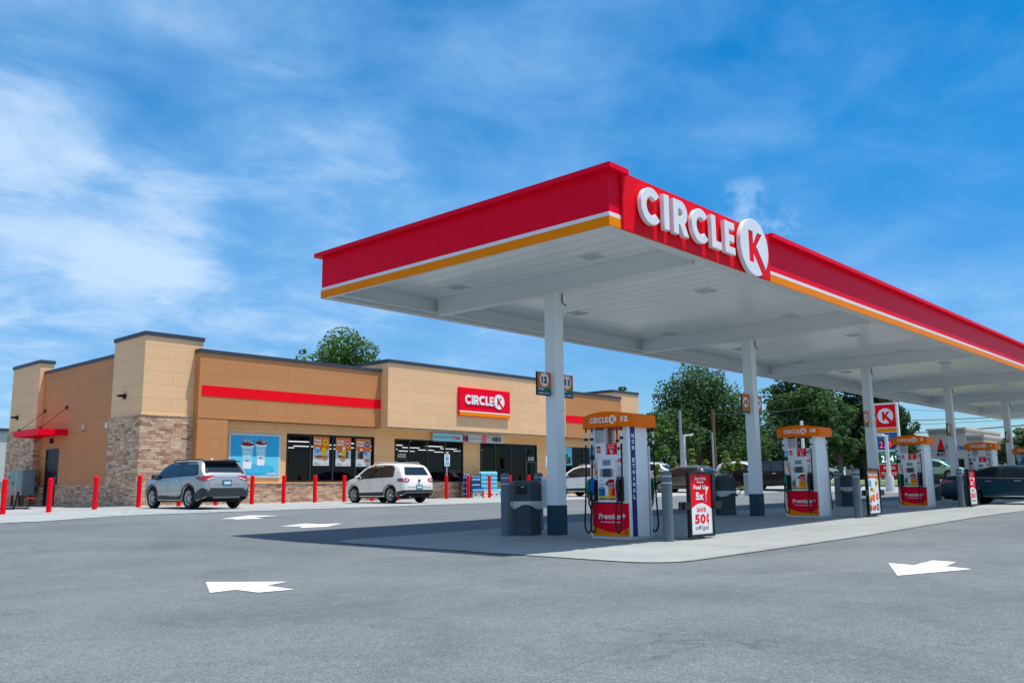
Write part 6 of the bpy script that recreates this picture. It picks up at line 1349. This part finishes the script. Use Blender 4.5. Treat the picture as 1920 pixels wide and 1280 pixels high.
def wire(label, px0, r0, y0, px1, r1, y1, sag=.3, rr=.022):
    def pt(p, r, yy): x, y = at(p, r); q = r*math.cos(math.atan((p-960)/1648.5)); return Vector((x, y, (914-.0105*(p-800)-yy)/1648.5*q+1))
    a, b = pt(px0, r0, y0), pt(px1, r1, y1); m = MB(); P = [a.lerp(b, i/24)-Vector((0, 0, sag*4*(i/24)*(1-i/24))) for i in range(25)]
    m.tube([tuple(p) for p in P], rr, 'dark_grey', 5); T = m.build('power_line', loc=P[0]); tag(T, label, 'power line', 'power lines above the rear lot')
wire('thick power line crossing low behind the last canopy columns', 1330, 140, 812, 2000, 120, 790, 1.0, .07)
wire('upper power line crossing behind the fourth canopy column', 1330, 145, 783, 2000, 125, 776, .8, .05)
wire('thin power line between the two thicker ones behind the columns', 1400, 150, 800, 2000, 130, 780, .6, .03)
wire('thin highest power line just under the canopy edge at right', 1560, 150, 757, 2000, 130, 772, .6, .025)
wire('power line left of pump 10 rising towards the tall tree', 1336, 74, 778, 1560, 90, 756, .3, .025)
def linebox():
    x, y = at(1787, 128); T = thing('line_box', 'small dark splice box hanging on the upper power line', 'cable box', (x, y, 10.3)); m = MB(); m.tube([(x-.4, y+.6, 10.42), (x+.4, y-.6, 10.42)], .16, 'dark_grey', 8); m.build('casing', T); m = MB(); m.tube([(x-.3, y+.45, 10.42), (x-.3, y+.45, 10.75)], .03, 'dark_grey', 6); m.build('hanger', T)
linebox()
# ------------------------------------------------------------------ pylon price sign
def pylon():
    x, y0, y1 = 66.1, 22.55, 24.30; zg = gz(66, 23); W = y1-y0
    T = thing('price_pylon', 'tall white framed pylon sign with red K panel and fuel prices', 'sign', (x, (y0+y1)/2, zg)); Z1 = 6.80
    m = MB(); m.box(x-.2, x+.04, y1-.16, y1, zg-.2, Z1, 'white', bev=.015); m.build('post', T); m = MB(); m.box(x-.2, x+.04, y0, y0+.16, zg-.2, Z1, 'white', bev=.015); m.build('post', T); m = MB(); m.box(x-.2, x+.04, y0+.16, y1-.16, Z1-.14, Z1, 'white'); m.box(x-.198, x+.03, y0+.16, y1-.16, 2.15, Z1-.14, 'white'); m.build('cabinet', T)
    F = fr((x-.2, y1-.16, 0), (0, -1, 0), (-1, 0, 0)); w = W-.32
    def panel(nm, z0, z1, mat):
        m = MB(); m.box(0, w, z0, z1, 0, .03, mat, F); return m.build(nm, T)
    p = panel('emblem_panel', 5.02, 6.66, 'bright_red'); m = MB(); disc_logo(m, F, w/2, 5.84, .56, 'white', .034); m.build('emblem', p)
    panel('orange_band', 4.68, 4.95, 'orange')
    p = panel('price_panel', 3.40, 4.62, 'glass_blue_sign'); m = MB(); text(m, 'Unleaded', F, .12, 4.36, .15, 'white', 'L', width=.75, z=.034, bold=.02); text(m, 'with card', F, .62, 4.16, .09, 'pale_blue', 'L', width=.5, z=.034); m.quad(.12, w-.06, 3.48, 4.06, 'navy', F, .033); text(m, '2.89', F, .15, 3.55, .44, 'led_red', 'L', width=.88, z=.037, bold=.0); text(m, '9', F, w-.24, 3.74, .24, 'led_red', 'L', z=.037); m.build('price_digits', p)
    p = panel('price_panel', 2.28+.98, 3.33, 'white'); p = panel('price_panel', 2.42, 3.25, 'green'); m = MB(); text(m, 'Diesel', F, .12, 3.08, .11, 'white', 'L', width=.4, z=.034); text(m, '2.84', F, .2, 2.50, .48, 'led_white', 'L', width=.86, z=.036); text(m, '9', F, w-.26, 2.68, .28, 'led_white', 'L', z=.036); m.build('price_digits', p)
    m = MB(); m.box(-.0, w, 1.42, 2.34, 0, .03, 'bright_red', F); m.box(0, w, 1.42, 2.145, -.22, -.002, 'white', F); p = m.build('slogan_panel', T); m = MB(); text(m, 'FRESH', F, w/2, 1.96, .24, 'white', width=.8, z=.034, bold=.03); text(m, 'FOOD FAST', F, w/2, 1.56, .24, 'white', width=1.2, z=.034, bold=.03); m.build('slogan', p)
pylon()
# ------------------------------------------------------------------ beige shops beyond the road
def shops():
    x = 108; T = thing('shop_row', 'low beige row of shops with stepped parapets beyond the rear lot', 'shops', (x, 34, 1.1)); zb = .6
    def P(px_): a = YAW-math.atan((px_-960)/1648.5); return x*math.tan(a)
    def Z(px_, yy): q = x/math.cos(YAW-math.atan((px_-960)/1648.5))*math.cos(math.atan((px_-960)/1648.5)); return (914-.0105*(px_-800)-yy)/1648.5*q+1
    segs = [(1572, 1700, 822, .6), (1700, 1738, 826, 0), (1738, 1806, 808, -.5), (1806, 1836, 820, 0), (1836, 1890, 838, .5)]
    for (a, b, top, dx) in segs:
        m = MB(); z1 = Z((a+b)/2, top); m.box(x+dx, x+14, P(b), P(a), zb, z1, 'mall_beige'); w = m.build('wall', T)
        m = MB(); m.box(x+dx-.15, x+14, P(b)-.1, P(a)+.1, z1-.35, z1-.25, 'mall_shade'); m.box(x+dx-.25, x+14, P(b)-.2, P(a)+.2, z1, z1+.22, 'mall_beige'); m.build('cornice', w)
    for (a, b, dx) in ((1588, 1640, .6), (1662, 1695, .6), (1746, 1764, -.5), (1786, 1800, -.5), (1812, 1834, 0)):
        m = MB(); m.box(x+dx-.04, x+dx-.001, P(b), P(a), 1.3, 3.6, 'trim_dark'); f = m.build('window', T)
        m = MB(); n = 3
        for k in range(n): u0 = P(b)+(P(a)-P(b))*k/n+.08; m.box(x+dx-.05, x+dx-.041, u0, P(b)+(P(a)-P(b))*(k+1)/n-.04, 1.4, 3.5, 'car_glass')
        m.build('pane', f)
    F = fr((x+.6-.02, 0, 0), (0, -1, 0), (-1, 0, 0)); m = MB(); text(m, 'HOPE', F, -P(1692), 4.55, .9, 'maroon', width=2.4, bold=.03); m.build('shop_lettering', T)
    F = fr((x-.52, 0, 0), (0, -1, 0), (-1, 0, 0)); m = MB(); m.poly([(-P(1752), 4.75), (-P(1766), 4.75), (-P(1760), 6.1)], 'bright_red', F, .004); m.poly([(-P(1752)+.3, 4.75), (-P(1758), 4.75), (-P(1757), 5.4)], 'maroon', F, .008); m.quad(-P(1752), -P(1766), 4.45, 4.72, 'trim_dark', F, .004); text(m, 'MART', F, -P(1759), 3.95, .42, 'navy', width=.95, bold=.03); m.build('shop_emblem', T)
    m = MB(); text(m, 'Farm Bureau', F, -P(1786), 4.6, .62, 'blue', width=2.0, bold=.03); m.build('shop_lettering', T)
    F = fr((x-.02, 0, 0), (0, -1, 0), (-1, 0, 0)); m = MB(); text(m, 'INSURANCE', F, -P(1824), 4.7, .5, 'blue', width=1.7, bold=.02); m.build('shop_lettering', T)
shops()
